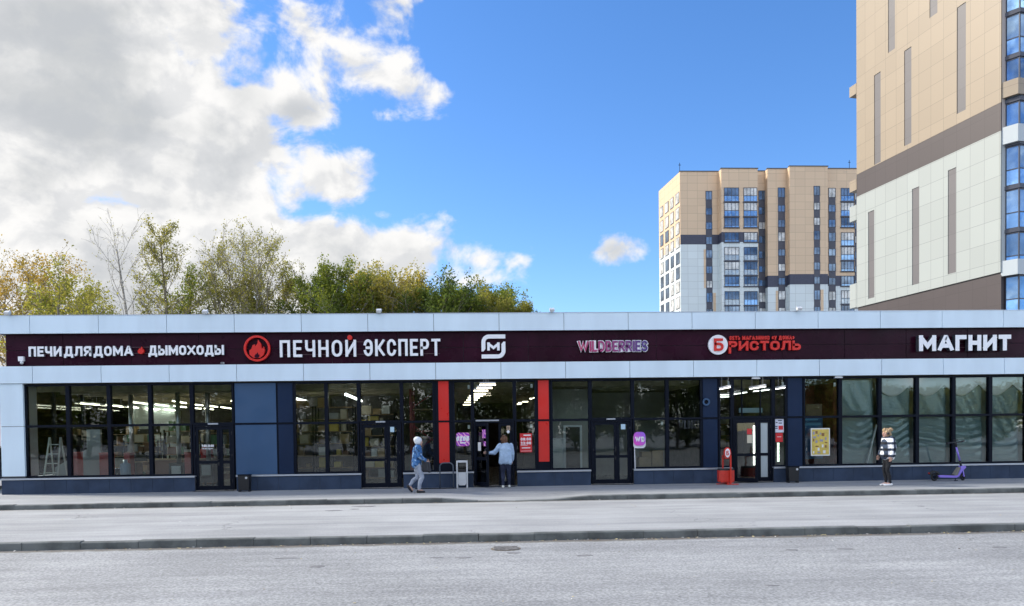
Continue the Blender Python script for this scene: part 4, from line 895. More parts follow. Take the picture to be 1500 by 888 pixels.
# papers on the open middle door's glass (they swing with the door)
d0 = door_middle[0]
b = MB(); b.box(.16, .33, -.014, -.008, 1.15, 1.42); b.build('notice', M['paper'], d0, local=True); b = MB(); b.box(.42, .66, -.014, -.008, 1.55, 1.82); b.box(.5, .66, -.014, -.008, 1.3, 1.45); b.build('sticker', ozm, d0, local=True)
d0 = door_corner[0]; b = MB(); b.box(.42, .58, -.014, -.008, 1.56, 1.74); b.build('notice', redp, d0, local=True); b = MB(); b.box(.42, .58, -.014, -.008, 1.28, 1.54); b.build('notice', mat('cream_paper', (.6, .55, .42), .6), d0, local=True)

# ------------------------------------------------------------------ street furniture
# steel litter bin
p = onz(677.5, 714, 0); px_, py_ = p.x, -.28; t = thing('litter_bin', 'galvanised steel litter bin hung in a square frame left of the middle door', 'bin', (px_, py_, 0))
b = MB()
for x in (px_-.155, px_+.155): b.box(x-.022, x+.022, py_-.13, py_-.09, 0, .86); b.box(x-.022, x+.022, py_+.09, py_+.13, 0, .86); b.box(x-.022, x+.022, py_-.089, py_+.089, .82, .86)
b.box(px_-.132, px_+.132, py_-.13, py_-.09, .80, .86); b.box(px_-.132, px_+.132, py_+.09, py_+.13, .80, .86); b.build('frame', M['silver'], t, bevel=.004)
b = MB(); b.prism([(px_-.118, .50), (px_-.125, .14), (px_-.09, .09), (px_+.09, .09), (px_+.125, .14), (px_+.118, .50)], py_-.11, py_+.11); b.build('bucket', M['silver'], t, bevel=.006); b = MB(); b.box(px_-.124, px_+.124, py_-.115, py_+.115, .502, .60); b.build('rim', M['black'], t)
# dark wall bins
for px, lab, grp in ((357, 'small black litter bin beside the left shop door, against the plinth below the blue panel', None), (1160.5, 'small black litter bin against the plinth right of the frosted door', None)):
    p = onz(px, 640-px*.0129+75, 0); x, y = fx(px, -.3), -.30; t = thing('litter_bin', lab, 'bin', (x, y, 0))
    b = MB(); b.prism([(x-.15, .05), (x+.15, .05), (x+.17, .5), (x-.17, .5)], y-.13, y+.13); b.build('bucket', M['black'], t, bevel=.02); b = MB(); b.box(x-.18, x+.18, y-.14, y+.14, .501, .53); b.build('lid', M['dark'], t, bevel=.008)
    b = MB(); b.box(x-.17, x-.13, y-.1, y+.1, 0, .05); b.box(x+.13, x+.17, y-.1, y+.1, 0, .05); b.build('foot', M['black'], t); b = MB(); b.disc(x+.09, .43, .035, y-.155, y-.14); b.build('lock', M['silver'], t)
# bicycle rail
y = -.5; xa, xc = fx(643.5, y), fx(663, y); t = thing('bicycle_rail', 'dark steel bicycle loop on a floor bar between the walking woman and the steel bin', 'rack', (xa, y, 0))
b = MB(); pts = [(xa, y, .02), (xa, y, .68)]+[(xa+.12-.12*math.cos(a), y, .68+.12*math.sin(a)) for a in (.4, .8, 1.2, 1.57)]+[(xc-.12+.12*math.sin(a), y, .68+.12*math.cos(a)) for a in (0, .4, .8, 1.2, 1.57)]+[(xc, y, .02)]
b.tube(pts, .02, 8); b.build('loop', mat('rail_steel', (.10, .12, .15), .4, .5), t); b = MB(); b.box(fx(606, y), xc+.1, y-.025, y+.025, .004, .03); b.build('floor_bar', M['dark'], t)
# red litter bin with round sign
p = onz(1063, 708, 0); x, y = fx(1062.8, -.55), -.55; t = thing('litter_bin', 'red octagonal litter bin with a round white Б sign left of the frosted door', 'bin', (x, y, 0))
rd = mat('red_paint', (.60, .03, .015), .4, var=.08, vscale=5)
b = MB(); oc = [(x+.27*math.cos(math.pi/8+k*math.pi/4), y+.2*math.sin(math.pi/8+k*math.pi/4)) for k in range(8)]; b.plan(oc, .09, .44); b.build('bucket', rd, t, bevel=.008); b = MB(); b.plan([(x+(q[0]-x)*.97, y+(q[1]-y)*.97) for q in oc], .441, .50); b.build('liner', M['black'], t)
b = MB(); b.box(x-.30, x+.12, y-.02, y+.02, .004, .03); b.box(x-.06, x+.32, y-.255, y-.215, .004, .03); b.box(x-.02, x+.02, y-.214, y+.2, .03, .06); b.plan([(x-.2, y-.15), (x+.2, y-.15), (x+.2, y+.15), (x-.2, y+.15)], .061, .089); b.build('base', rd, t)
b = MB(); b.box(x-.112, x-.076, y-.02, y+.02, .5, .92); b.box(x+.052, x+.094, y-.255, y-.215, .031, .92); b.box(x-.075, x+.051, y-.05, y-.02, .80, .83); b.build('pole', rd, t)
b = MB(); b.disc(x-.01, .99, .115, y-.2, y-.15, 0, 28, .18); b.build('sign_disc', rd, t); b = MB(); b.disc(x-.01, .99, .078, y-.212, y-.201, 0, 28, .14); b.build('sign_face', M['letter'], t)
bold('Б', x-.05, x+.03, .92, 1.06, .024, y-.222, y-.2125, rd, t)
# electric scooter (faces right, handlebar turned)
y = -.62
def sx_(px): return fx(px, y)
def sz_(px, py): return at(px, py, y).z
wx, wr, fxx = sx_(1368.7), .125, sx_(1410.5)
t = thing('electric_scooter', 'purple electric kick scooter parked facing right below the plastic covered windows', 'scooter', ((wx+fxx)/2, y, 0))
def wheel(cx, rot):
    b = MB(); n = 28; c = math.cos(rot); s = math.sin(rot); P = []
    for i in range(n):
        a = 2*math.pi*i/n
        for j in range(8):
            q = 2*math.pi*j/8; r = wr-.028+.028*math.cos(q); d = .028*math.sin(q); lx = r*math.cos(a)
            P.append((cx+lx*c-d*s, y+lx*s+d*c, wr+r*math.sin(a)))
    b.add(P, [(i*8+j, ((i+1) % n)*8+j, ((i+1) % n)*8+(j+1) % 8, i*8+(j+1) % 8) for i in range(n) for j in range(8)], 0, True); o = b.build('wheel', M['rubber'], t)
    b = MB(); b.tube([(cx+.022*s, y-.022*c, wr), (cx-.022*s, y+.022*c, wr)], .05 if rot == 0 else .03, 14, sm=False)
    for k in range(5): a = k*1.2566; b.bar((cx, y, wr), (cx+(wr-.05)*math.cos(a)*c, y+(wr-.05)*math.cos(a)*s, wr+(wr-.05)*math.sin(a)), .02, .02)
    b.build('rim', M['dark'], o)
wheel(wx, 0.); wheel(fxx, .5)
dk = [(wx+.1, .17), (wx+.13, .115), (sx_(1399), .10), (sx_(1403), .135), (sx_(1407.5), .30), (sx_(1413.5), .42), (sx_(1412.5), .475), (sx_(1406.5), .47), (sx_(1404.5), .33), (sx_(1401), .175), (sx_(1398), .165), (wx+.2, .19)]
b = MB(); b.prism(dk, y-.07, y+.07); b.build('deck', M['purple'], t, bevel=.012)
b = MB(); b.prism([(sx_(1395.5), .17), (sx_(1400.5), .175), (sx_(1405), .43), (sx_(1403.5), .425)], y-.075, y+.075); b.build('foot_board', mat('grip_grey', (.22, .21, .18), .8), t); b = MB(); b.box(wx+.2, sx_(1396), y-.065, y+.065, .192, .2); b.build('deck_mat', M['rubber'], t)
b = MB(); b.prism([(wx-.17, .22), (wx-.13, .29), (wx-.03, .33), (wx+.11, .30), (wx+.15, .2), (wx+.11, .19), (wx+.07, .265), (wx-.03, .28), (wx-.1, .24), (wx-.13, .19)], y-.05, y+.05); b.build('rear_fender', M['black'], t); b = MB(); b.box(wx-.19, wx-.165, y-.03, y+.03, .22, .27); b.build('tail_lamp', mat('lens_red', (.3, .02, .02), .3), t)
tp_ = (sx_(1400.6), y, sz_(1400.6, 654)); bt = (sx_(1408.2), y, .44); tv = Vector(tp_)-Vector(bt)
b = MB(); b.tube([Vector(bt), Vector(bt)+tv*.30], .034, 12); b.build('folding_joint', M['black'], t)
b = MB(); b.tube([Vector(bt)+tv*.30, Vector(bt)+tv*.96], .028, 12); b.build('stem', M['purple'], t)
b = MB(); b.tube([Vector(bt)+tv*.96, Vector(tp_)+Vector((-.02, 0, .13))], [.024, .045], 12); b.box(tp_[0]-.09, tp_[0]+.05, y-.03, y+.03, tp_[2]+.19, tp_[2]+.215); b.bar(Vector(tp_)+Vector((-.02, 0, .12)), Vector(tp_)+Vector((-.02, 0, .19)), .03, .03); b.build('head', M['black'], t)
b = MB(); h0 = Vector(tp_)+Vector((-.02, 0, .125)); b.tube([h0+Vector((-.36, -.12, -.02)), h0+Vector((-.1, -.03, 0)), h0+Vector((.1, .03, 0.01)), h0+Vector((.35, .12, .035))], .022, 10); b.tube([h0+Vector((-.37, -.125, -.02)), h0+Vector((-.24, -.08, -.012))], .028, 10); b.tube([h0+Vector((.23, .08, .022)), h0+Vector((.36, .125, .036))], .028, 10); b.build('handlebar', M['black'], t)
b = MB(); b.bar((bt[0]+.02, y, .44), (fxx, y-.05, wr), .03, .05); b.bar((bt[0]+.02, y, .44), (fxx, y+.05, wr), .03, .05); b.build('fork', M['purple'], t)
b = MB(); b.bar((sx_(1398), y-.05, .10), (sx_(1396), y-.12, .01), .02, .02); b.box(sx_(1394.5), sx_(1399), y-.14, y-.1, .002, .02); b.build('kickstand', M['dark'], t)
# ------------------------------------------------------------------ people
from mathutils import noise as mnoise
def chain_mesh(chains, voxel=.009, smooth=3, fold=0., fs_=13.):
    """union of rounded tapering limbs -> one continuous surface; chain = (points, radii[, (sx, sy, sz) squash about the first point])"""
    b = MB()
    for ch in chains:
        pts, rad = [Vector(p) for p in ch[0]], ch[1]
        if isinstance(rad, (int, float)): rad = [rad]*len(pts)
        k = len(b.v)
        for p, r in zip(pts, rad): b.ball(p, r, 0, 14, 9)
        for i in range(len(pts)-1):
            if (pts[i+1]-pts[i]).length > 1e-4: b.tube([pts[i], pts[i+1]], [rad[i], rad[i+1]], 14)
        if len(ch) > 2:
            s = ch[2]; o = pts[0]
            for i in range(k, len(b.v)): q = b.v[i]; b.v[i] = (o.x+(q[0]-o.x)*s[0], o.y+(q[1]-o.y)*s[1], o.z+(q[2]-o.z)*s[2])
    o = b.build('tmp', M['skin'], local=True)
    m = o.modifiers.new('r', 'REMESH'); m.mode = 'VOXEL'; m.voxel_size = voxel
    if smooth: q = o.modifiers.new('s', 'SMOOTH'); q.iterations = smooth; q.factor = .5
    bpy.context.view_layer.update()
    me = bpy.data.meshes.new_from_object(o.evaluated_get(bpy.context.evaluated_depsgraph_get()))
    old = o.data; bpy.data.objects.remove(o); bpy.data.meshes.remove(old)
    if fold:
        V = [v.co.copy() for v in me.vertices]; N_ = [v.normal.copy() for v in me.vertices]
        for v, c, n_ in zip(me.vertices, V, N_):
            q = c*Vector((fs_, fs_, fs_*.55)) if False else Vector((c.x*fs_, c.y*fs_, c.z*fs_*.6+c.x*fs_*.4))
            v.co = c+n_*fold*mnoise.fractal(q, .9, 2.1, 3)
    me.polygons.foreach_set('use_smooth', [True]*len(me.polygons))
    return me
def put(me, name, m, parent):
    me.name = name; me.materials.clear(); me.materials.append(m)
    o = bpy.data.objects.new(name, me); COL.objects.link(o); o.parent = parent
    return o
def hand(base, d, n, side, curl=.35, s=1.):
    """five finger hand: base = wrist, d = direction of the fingers, n = palm normal, side = towards the thumb"""
    base, d, n, side = Vector(base), Vector(d).normalized(), Vector(n).normalized(), Vector(side).normalized(); out = []
    pal = base+d*.045*s
    for k in range(4): out.append(([base+side*(.018-.012*k)*s, base+d*.085*s+side*(.030-.020*k)*s], [.014*s, .0125*s]))
    for k, L in enumerate((.068, .076, .071, .056)):
        a = base+d*.088*s+side*(.031-.0205*k)*s; L *= s
        p1 = a+d*L*.45+n*L*.10; p2 = p1+(d*math.cos(curl)+n*math.sin(curl))*L*.32; p3 = p2+(d*math.cos(2*curl)+n*math.sin(2*curl))*L*.26
        out.append(([a, p1, p2, p3], [.0095*s, .009*s, .0082*s, .007*s]))
    t0 = base+d*.02*s+side*.022*s; t1 = t0+(d*.6+side*.8).normalized()*.034*s; t2 = t1+(d*.9+side*.35+n*.25).normalized()*.028*s; t3 = t2+(d+n*.3).normalized()*.022*s
    out.append(([t0, t1, t2, t3], [.013*s, .0115*s, .010*s, .0085*s])); return out
def head(c, f, hgt=.225):
    """head centred at c, facing f (horizontal): skull, jaw, nose, brow, lips, ears"""
    c = Vector(c); f = Vector((f[0], f[1], 0)).normalized(); r = Vector((f.y, -f.x, 0)); u = Vector((0, 0, 1)); k = hgt/.225
    out = [([c-f*.018*k+u*.022*k], [.088*k]), ([c+f*.012*k-u*.01*k], [.078*k]), ([c+f*.045*k-u*.062*k, c+f*.058*k-u*.083*k], [.045*k, .030*k]), ([c-f*.01*k-u*.05*k], [.06*k]),
           ([c+f*.086*k+u*.012*k, c+f*.108*k-u*.022*k], [.010*k, .015*k]), ([c+f*.080*k-r*.03*k+u*.024*k, c+f*.080*k+r*.03*k+u*.024*k], [.013*k, .013*k]), ([c+f*.090*k-u*.052*k-r*.018*k, c+f*.090*k-u*.052*k+r*.018*k], [.009*k, .009*k])]
    for s in (-1, 1): out.append(([c+r*s*.083*k+u*.02*k-f*.012*k, c+r*s*.080*k-u*.022*k-f*.006*k], [.014*k, .010*k]))
    return out
def face_marks(me, c, f):
    c = Vector(c); f = Vector((f[0], f[1], 0)).normalized(); r = Vector((f.y, -f.x, 0)); u = Vector((0, 0, 1))
    spots = [(c+f*.085+r*s*.032+u*.004, .0135, 1) for s in (-1, 1)] + [(c+f*.094-u*.052+r*s, .013, 2) for s in (-.012, 0, .012)]
    for p in me.polygons:
        for q, rad, mi in spots:
            if (p.center-q).length < rad: p.material_index = mi
def person(name, lab, loc, rz): return thing(name, lab, 'person', loc, rz)
eye_m, lip_m = mat('eye', (.03, .025, .02), .3), mat('lip', (.45, .12, .11), .5)
def finish_body(ch, t, c, f):
    me = chain_mesh(ch, .0075, 2); o = put(me, 'body', M['skin'], t); me.materials.append(eye_m); me.materials.append(lip_m); face_marks(me, c, f); return o
def cloth(name, c, var=.1, vscale=12., **k): return mat(name, c, .85, var=var, vscale=vscale, bump=.4, bscale=18, **k)

# local frame of each figure: +X is forward, +Y its left, Z up
# --- woman walking to the right
p = onz(612.5, 722, 0); t = person('person', 'woman in a white beret and patterned blue jacket walking right with a black bag', (p.x, p.y, 0), R(8))
HC, HF = (.055, -.0, 1.475), (1, .55, 0); Lh, Rh = Vector((-.02, .085, .83)), Vector((-.02, -.085, .83))
Rk, Ra = Vector((.115, -.085, .45)), Vector((.02, -.085, .085)); Lk, La = Vector((.00, .085, .44)), Vector((-.235, .085, .20))
def leg_ch(h, k, a, s=1.): return ([h, h*.5+k*.5, k, k*.45+a*.55+Vector((-.01, 0, .03)), a], [.095*s, .083*s, .06*s, .057*s, .042*s])
sh = 1.31; RA = [Vector((-.005, -.165, sh)), Vector((.05, -.205, 1.06)), Vector((.225, -.15, .94))]; LA_ = [Vector((-.005, .165, sh)), Vector((.03, .20, 1.06)), Vector((.22, .12, .95))]
torso = [([(-.02, .0, .86), (-.015, 0, 1.02), (.0, 0, 1.18), (.0, 0, 1.27)], [.12, .115, .125, .105], (1, 1.25, 1)), ([(.0, 0, 1.3), (.03, 0, 1.41)], [.055, .05])]
body = torso+head(HC, HF)+[leg_ch(Lh, Lk, La, .72), leg_ch(Rh, Rk, Ra, .72), (RA, [.05, .042, .03]), (LA_, [.05, .042, .03])]
body += [([Ra, Ra+Vector((.13, 0, -.045))], [.035, .028]), ([La, La+Vector((.08, 0, -.12))], [.035, .028])]
body += hand(RA[2], (.8, .1, -.55), (.1, .9, 0), (.2, .3, .8), .9)+hand(LA_[2], (.8, -.1, -.5), (.1, -.9, 0), (.2, -.3, .8), .9)
bd = finish_body(body, t, HC, HF)
bj = cloth('patterned_blue', (.07, .20, .42)); tt = bj.node_tree; x_ = nd(tt, 'ShaderNodeTexCoord'); vo = nd(tt, 'ShaderNodeTexVoronoi'); vo.inputs['Scale'].default_value = 13.; lk(tt, x_.outputs['Object'], vo.inputs['Vector'])
lk(tt, mixc(tt, maprange(tt, noise(tt, x_.outputs['Object'], 7., 3.), .56, .66), mixc(tt, maprange(tt, vo.outputs['Distance'], .2, .5), (.012, .035, .09), (.035, .13, .33)), (.30, .45, .64)), bsdf(bj).inputs['Base Color'])
jk = [([(-.03, 0, .83), (-.02, 0, 1.0), (-.005, 0, 1.18), (-.0, 0, 1.27)], [.15, .138, .148, .125], (1, 1.28, 1)), ([RA[0], RA[1], RA[2]*.9+RA[1]*.1], [.078, .066, .052]), ([LA_[0], LA_[1], LA_[2]*.9+LA_[1]*.1], [.078, .066, .052]), ([(.0, 0, 1.33), (.02, 0, 1.37)], [.085, .075])]
put(chain_mesh(jk, .011, 3, .013), 'jacket', bj, t)
gt = cloth('grey_blue_trousers', (.30, .34, .42), .2, 7.)
put(chain_mesh([([(-.02, -.03, .82), (-.02, .03, .82)], [.135, .135]), leg_ch(Lh, Lk, La+Vector((.01, 0, .03)), 1.08), leg_ch(Rh, Rk, Ra+Vector((0, 0, .035)), 1.08)], .010, 3, .014), 'trousers', gt, t)
sb = mat('black_shoe', (.015, .015, .018), .5)
put(chain_mesh([([Ra+Vector((-.03, 0, -.035)), Ra+Vector((.06, 0, -.042)), Ra+Vector((.15, 0, -.052))], [.046, .042, .032])], .008), 'shoe', sb, t)
put(chain_mesh([([La+Vector((-.045, 0, -.005)), La+Vector((.0, 0, -.08)), La+Vector((.055, 0, -.155))], [.044, .042, .034])], .008), 'shoe', sb, t)
put(chain_mesh([([Vector(HC)+Vector((-.035, -.01, .055)), Vector(HC)+Vector((-.06, -.02, .07))], [.112, .108], (1, 1, .85)), ([Vector(HC)+Vector((-.04, -.02, .02))], [.105])], .010), 'beret', cloth('white_knit', (.72, .74, .78), .06), t)
wp = t.matrix_basis @ Vector((0, 0, 0))
bx, by = p.x, p.y
t2 = thing('shoulder_bag', 'black bag carried in front by the woman in the white beret', 'bag', (bx+.25, by-.1, .62), R(8))
put(chain_mesh([([(-.07, 0, .06), (.09, 0, .02)], [.05, .05]), ([(-.05, 0, .25), (.07, 0, .24)], [.045, .045]), ([(-.07, 0, .06), (-.05, 0, .25)], [.06, .05]), ([(.09, 0, .02), (.07, 0, .24)], [.06, .05]), ([(.0, 0, .05), (.0, 0, .25)], [.07, .055])], .012), 'bag_body', mat('bag_black', (.014, .016, .024), .45, var=.3), t2)
b = MB(); b.tube([(-.05, -.0, .26), (-.03, -.02, .36), (.0, -.03, .40), (.04, -.02, .36), (.06, 0, .26)], .010, 8); b.build('strap', M['black'], t2, local=True)

# --- woman at the open door, seen from behind, left arm out to the door
p = onz(741, 714.5, 0); t = person('person', 'woman in a pale blue hooded coat reaching for the open middle door', (p.x, -.52, 0), R(85))
HC, HF = (.03, .045, 1.475), (1, .35, 0); Lh, Rh = Vector((0, .08, .84)), Vector((0, -.08, .84)); Lk, La = Vector((.03, .085, .45)), Vector((-.03, .085, .075)); Rk, Ra = Vector((.05, -.085, .46)), Vector((.10, -.10, .075))
LA_ = [Vector((.0, .17, 1.31)), Vector((.05, .34, 1.10)), Vector((.08, .56, 1.08))]; RA = [Vector((.0, -.165, 1.31)), Vector((.03, -.215, 1.04)), Vector((.16, -.20, .85))]
torso = [([(0, 0, .88), (0, 0, 1.02), (.0, 0, 1.18), (.0, 0, 1.27)], [.12, .118, .128, .105], (1, 1.28, 1)), ([(.0, 0, 1.3), (.02, .01, 1.42)], [.055, .05])]
body = torso+head(HC, HF)+[leg_ch(Lh, Lk, La, .72), leg_ch(Rh, Rk, Ra, .72), (LA_, [.05, .042, .03]), (RA, [.05, .042, .03])]+[([a, a+Vector((.13, 0, -.035))], [.035, .028]) for a in (La, Ra)]
body += hand(LA_[2], (.25, .9, .12), (.9, -.2, 0), (.0, .0, 1), .7)+hand(RA[2], (.5, 0, -.85), (0, .9, 0), (.8, 0, .3), .5)
finish_body(body, t, HC, HF)
lb = cloth('pale_blue_coat', (.36, .49, .66), .14, 9.)
jk = [([(-.01, 0, .86), (-.01, 0, 1.0), (.0, 0, 1.18), (.0, 0, 1.27)], [.15, .148, .150, .125], (1, 1.30, 1.0)), ([(-.01, -.12, .80), (-.01, .12, .80)], [.095, .095]), ([(-.01, -.13, .80), (-.0, -.11, .95)], [.085, .09]), ([(-.01, .13, .80), (-.0, .11, .95)], [.085, .09]), ([LA_[0], LA_[1], LA_[2]*.92+LA_[1]*.08], [.083, .070, .052]), ([RA[0], RA[1], RA[2]*.92+RA[1]*.08], [.083, .070, .052]), ([(-.03, 0, 1.33), (-.05, 0, 1.26)], [.09, .085], (1, 1.35, 1)), ([(-.01, -.06, 1.36), (.0, 0, 1.38), (-.01, .06, 1.36)], .045)]
o = put(chain_mesh(jk, .011, 3, .013), 'coat', lb, t)
put(chain_mesh([([(.0, -.03, .83), (.0, .03, .83)], [.13, .13]), leg_ch(Lh, Lk, La+Vector((0, 0, .02)), 1.06), leg_ch(Rh, Rk, Ra+Vector((0, 0, .02)), 1.06)], .010, 3, .014), 'trousers', cloth('navy_trousers', (.012, .018, .045), .2), t)
wsh = mat('white_sneaker', (.72, .74, .68), .5)
for a in (La, Ra): put(chain_mesh([([a+Vector((-.035, 0, -.03)), a+Vector((.06, 0, -.035)), a+Vector((.145, 0, -.043))], [.043, .040, .031])], .008), 'shoe', wsh, t)
put(chain_mesh([([Vector(HC)+Vector((-.03, -.01, .035))], [.108]), ([Vector(HC)+Vector((-.055, -.02, -.03))], [.088]), ([Vector(HC)+Vector((.01, 0, .075))], [.085])], .010, 1, .022, 26.), 'hair', mat('brown_hair', (.12, .055, .028), .7, var=.5, vscale=30, stretch=(1, 1, .2)), t)

# --- woman in a plaid jacket, facing left, hair in a bun
p = onz(1300, 712, 0); t = person('person', 'blonde woman with a hair bun in a black and white checked jacket', (p.x, p.y, 0), R(180))
HC, HF = (.045, 0, 1.545), (1, .1, 0); Lh, Rh = Vector((-.01, .078, .88)), Vector((-.01, -.078, .88)); Lk, La = Vector((.045, .075, .48)), Vector((-.03, .075, .08)); Rk, Ra = Vector((.055, -.075, .48)), Vector((.0, -.075, .08))
LA_ = [Vector((-.03, .175, 1.38)), Vector((-.065, .215, 1.10)), Vector((.0, .205, .875))]; RA = [Vector((-.02, -.175, 1.38)), Vector((.02, -.21, 1.11)), Vector((.15, -.17, .90))]
torso = [([(0, 0, .92), (0, 0, 1.06), (-.01, 0, 1.24), (-.01, 0, 1.34)], [.11, .105, .118, .1], (1, 1.25, 1)), ([(-.01, 0, 1.37), (.02, 0, 1.48)], [.052, .047])]
body = torso+head(HC, HF)+[leg_ch(Lh, Lk, La, .66), leg_ch(Rh, Rk, Ra, .66), (LA_, [.048, .04, .029]), (RA, [.048, .04, .029])]+[([a, a+Vector((.14, 0, -.04))], [.034, .027]) for a in (La, Ra)]
body += hand(RA[2], (.45, .05, -.9), (0, .9, 0), (.9, .1, .3), .5)+hand(LA_[2], (.15, 0, -1), (0, -.9, 0), (.9, 0, .1), .45)
finish_body(body, t, HC, HF)
pl = cloth('plaid', (.5, .5, .5)); tt = pl.node_tree; x_ = nd(tt, 'ShaderNodeTexCoord'); s3 = nd(tt, 'ShaderNodeSeparateXYZ'); lk(tt, x_.outputs['Object'], s3.inputs[0])
fa = mth(tt, 'LESS_THAN', mth(tt, 'FRACT', mth(tt, 'MULTIPLY', mth(tt, 'MULTIPLY_ADD', s3.outputs[1], .12, s3.outputs[0]), 5.4)), .60); fz_ = mth(tt, 'LESS_THAN', mth(tt, 'FRACT', mth(tt, 'MULTIPLY', s3.outputs[2], 5.4)), .60)
su = mth(tt, 'MULTIPLY', fa, fz_); lk(tt, mixc(tt, su, mixc(tt, fa, mixc(tt, fz_, (.010, .012, .018), (.035, .055, .095)), (.030, .045, .08)), (.82, .83, .86)), bsdf(pl).inputs['Base Color'])
jk = [([(.0, 0, .95), (.0, 0, 1.08), (-.01, 0, 1.25), (-.015, 0, 1.34)], [.205, .195, .18, .13], (1, 1.08, 1)), ([LA_[0], LA_[1], LA_[2]*.9+LA_[1]*.1], [.085, .075, .060]), ([RA[0], RA[1], RA[2]*.9+RA[1]*.1], [.085, .075, .060]), ([(-.03, -.04, 1.405), (-.03, .04, 1.405)], .075), ([(.03, -.03, 1.40), (.03, .03, 1.40)], .06), ([(-.10, .12, .93), (-.12, .08, .82)], [.07, .045])]
put(chain_mesh(jk, .011, 3, .013), 'jacket', pl, t)
put(chain_mesh([([(-.01, -.03, .88), (-.01, .03, .88)], [.118, .118]), leg_ch(Lh, Lk, La+Vector((0, 0, .035)), .95), leg_ch(Rh, Rk, Ra+Vector((0, 0, .035)), .95)], .010, 3, .014), 'trousers', cloth('black_trousers', (.010, .011, .015), .2), t)
wsh2 = mat('bright_sneaker', (.80, .80, .80), .45)
for a in (La, Ra): put(chain_mesh([([a+Vector((-.035, 0, -.032)), a+Vector((.06, 0, -.038)), a+Vector((.16, 0, -.047))], [.046, .042, .032])], .008), 'shoe', wsh2, t)
hh = Vector(HC)
put(chain_mesh([([hh+Vector((-.03, 0, .045))], [.108]), ([hh+Vector((-.055, 0, -.02))], [.095]), ([hh+Vector((.04, 0, .085))], [.062]), ([hh+Vector((-.10, 0, .10)), hh+Vector((-.135, .01, .105))], [.05, .058])], .009, 1, .020, 26.), 'hair', mat('blonde_hair', (.38, .26, .145), .6, var=.35, vscale=40, stretch=(1, 1, .2)), t)
put(chain_mesh([([hh+Vector((-.01, .094, .0)), hh+Vector((-.01, .105, .0))], [.038, .036])], .007, 1), 'ear_cup', M['black'], t)
# ------------------------------------------------------------------ apartment tower on the right (local frame: x along its front, y along the side wall seen here)
TA = R(10.5); Nn = at(1466.5, 600, 29.); Nn.z = 0
tow = thing('apartment_tower', 'tall tower block clad in beige and white panels with dark vertical stripes', 'building', tuple(Nn), TA)
rv = Vector((math.cos(TA), math.sin(TA), 0)); wv_ = Vector((-math.sin(TA), math.cos(TA), 0))
def side(px, py):                        # photo pixel -> (distance along the side wall, height)
    q = onplane(px, py, Nn, rv)-Nn; return q.dot(wv_), q.z
LS = side(1256.5, 450)[0]; ZTOP = 46.
zb0 = side(1462, 400)[1]; zb1 = side(1460, 195)[1]; zb2 = side(1460, 154)[1]
PW = LS/12; FH = 3.12
oz = -side(1460, 97)[1] % (FH/2); oz = (FH/2-(side(1459, 40)[1] % (FH/2)))
beige = mat_cladding('beige_cladding', (.265, .212, .152), PW, FH/2, .62, .016, oz=oz); whitec = mat_cladding('white_cladding', (.30, .325, .315), PW, FH/2, .62, .016, oz=oz)
brownc = mat_cladding('brown_cladding', (.052, .041, .043), PW, FH/2, .7, .016, oz=oz); stripe = mat_cladding('stripe_cladding', (.115, .108, .113), 50, FH/2, .75, .016, oz=oz)
fgrey = mat('front_cladding', (.40, .36, .34), .5); fwhite = mat('front_white', (.40, .44, .46), .5)
WX = 20.
b = MB(); b.box(.02, WX, .05, LS-.02, 0, ZTOP-.3); b.build('wall', brownc, tow, local=True)
stripes = []   # (pa, pc, ptop at pc side, pbottom at pa side)
for pa, pc, pt, pb in ((1302.5, 1312.5, None, 78), (1363, 1374.5, None, 27), (1403, 1416, 3, 167.5), (1326, 1336.5, 68, 214.5), (1282, 1291.5, 104.5, 242), (1273, 1282, 307.5, 438), (1337.5, 1348, 273, 418), (1390, 1402, 245, 402)):
    s0 = side(pc, 300)[0]; s1 = side(pa, 300)[0]; zt = ZTOP-1 if pt is None else side(pc, pt)[1]; zbm = side(pa, pb)[1]; stripes.append((s0, s1, zbm, zt))
for nm, z0, z1, m, lab in (('cladding', zb0, zb1-.01, whitec, 'white panels of the lower storeys'), ('cladding', zb2+.01, ZTOP, beige, 'beige panels of the upper storeys')):
    o = MB(); st = sorted([q for q in stripes if q[2] > z0-1 and q[3] < z1+1])
    # cut the wall into columns so the stripes sit in real recesses
    cuts = sorted(set([0., LS]+[q[0] for q in st]+[q[1] for q in st]))
    for a, c in zip(cuts[:-1], cuts[1:]):
        mid = (a+c)/2; holes = sorted((q[2], q[3]) for q in st if q[0]-1e-6 <= mid <= q[1]+1e-6); z = z0
        for h0, h1 in holes:
            if h0 > z: o.box(-.10, .019, a, c, z, h0)
            z = max(z, h1)
        if z1 > z: o.box(-.10, .019, a, c, z, z1)
    tag(o.build(nm, m, tow, local=True, fix=False), lab)
b = MB(); b.box(-.09, .018, 0.002, LS-.002, zb1, zb2); tag(b.build('cladding', brownc, tow, local=True), 'brown band between the beige and white storeys')
for s0, s1, z0, z1 in stripes: b = MB(); b.box(-.055, .017, s0+.003, s1-.003, z0+.003, z1-.003); b.build('stripe', stripe, tow, local=True)
# ledges at the far corner
for pt, pb in ((122, 137), (262, 278), (300, 322), (415, 450)):
    z1, z0 = side(1256, pt)[1], side(1256, pb)[1]
    b = MB(); b.box(-.12, 2.5, LS-.01, LS+.95, z0, z1); b.build('ledge', beige if pt < 290 else whitec, tow, local=True)
for k in range(13):
    z = zb0+1.2+k*FH; b = MB(); b.box(.3, 2.2, LS, LS+.35, z, z+.16); b.build('ledge', M['dark'], tow, local=True)
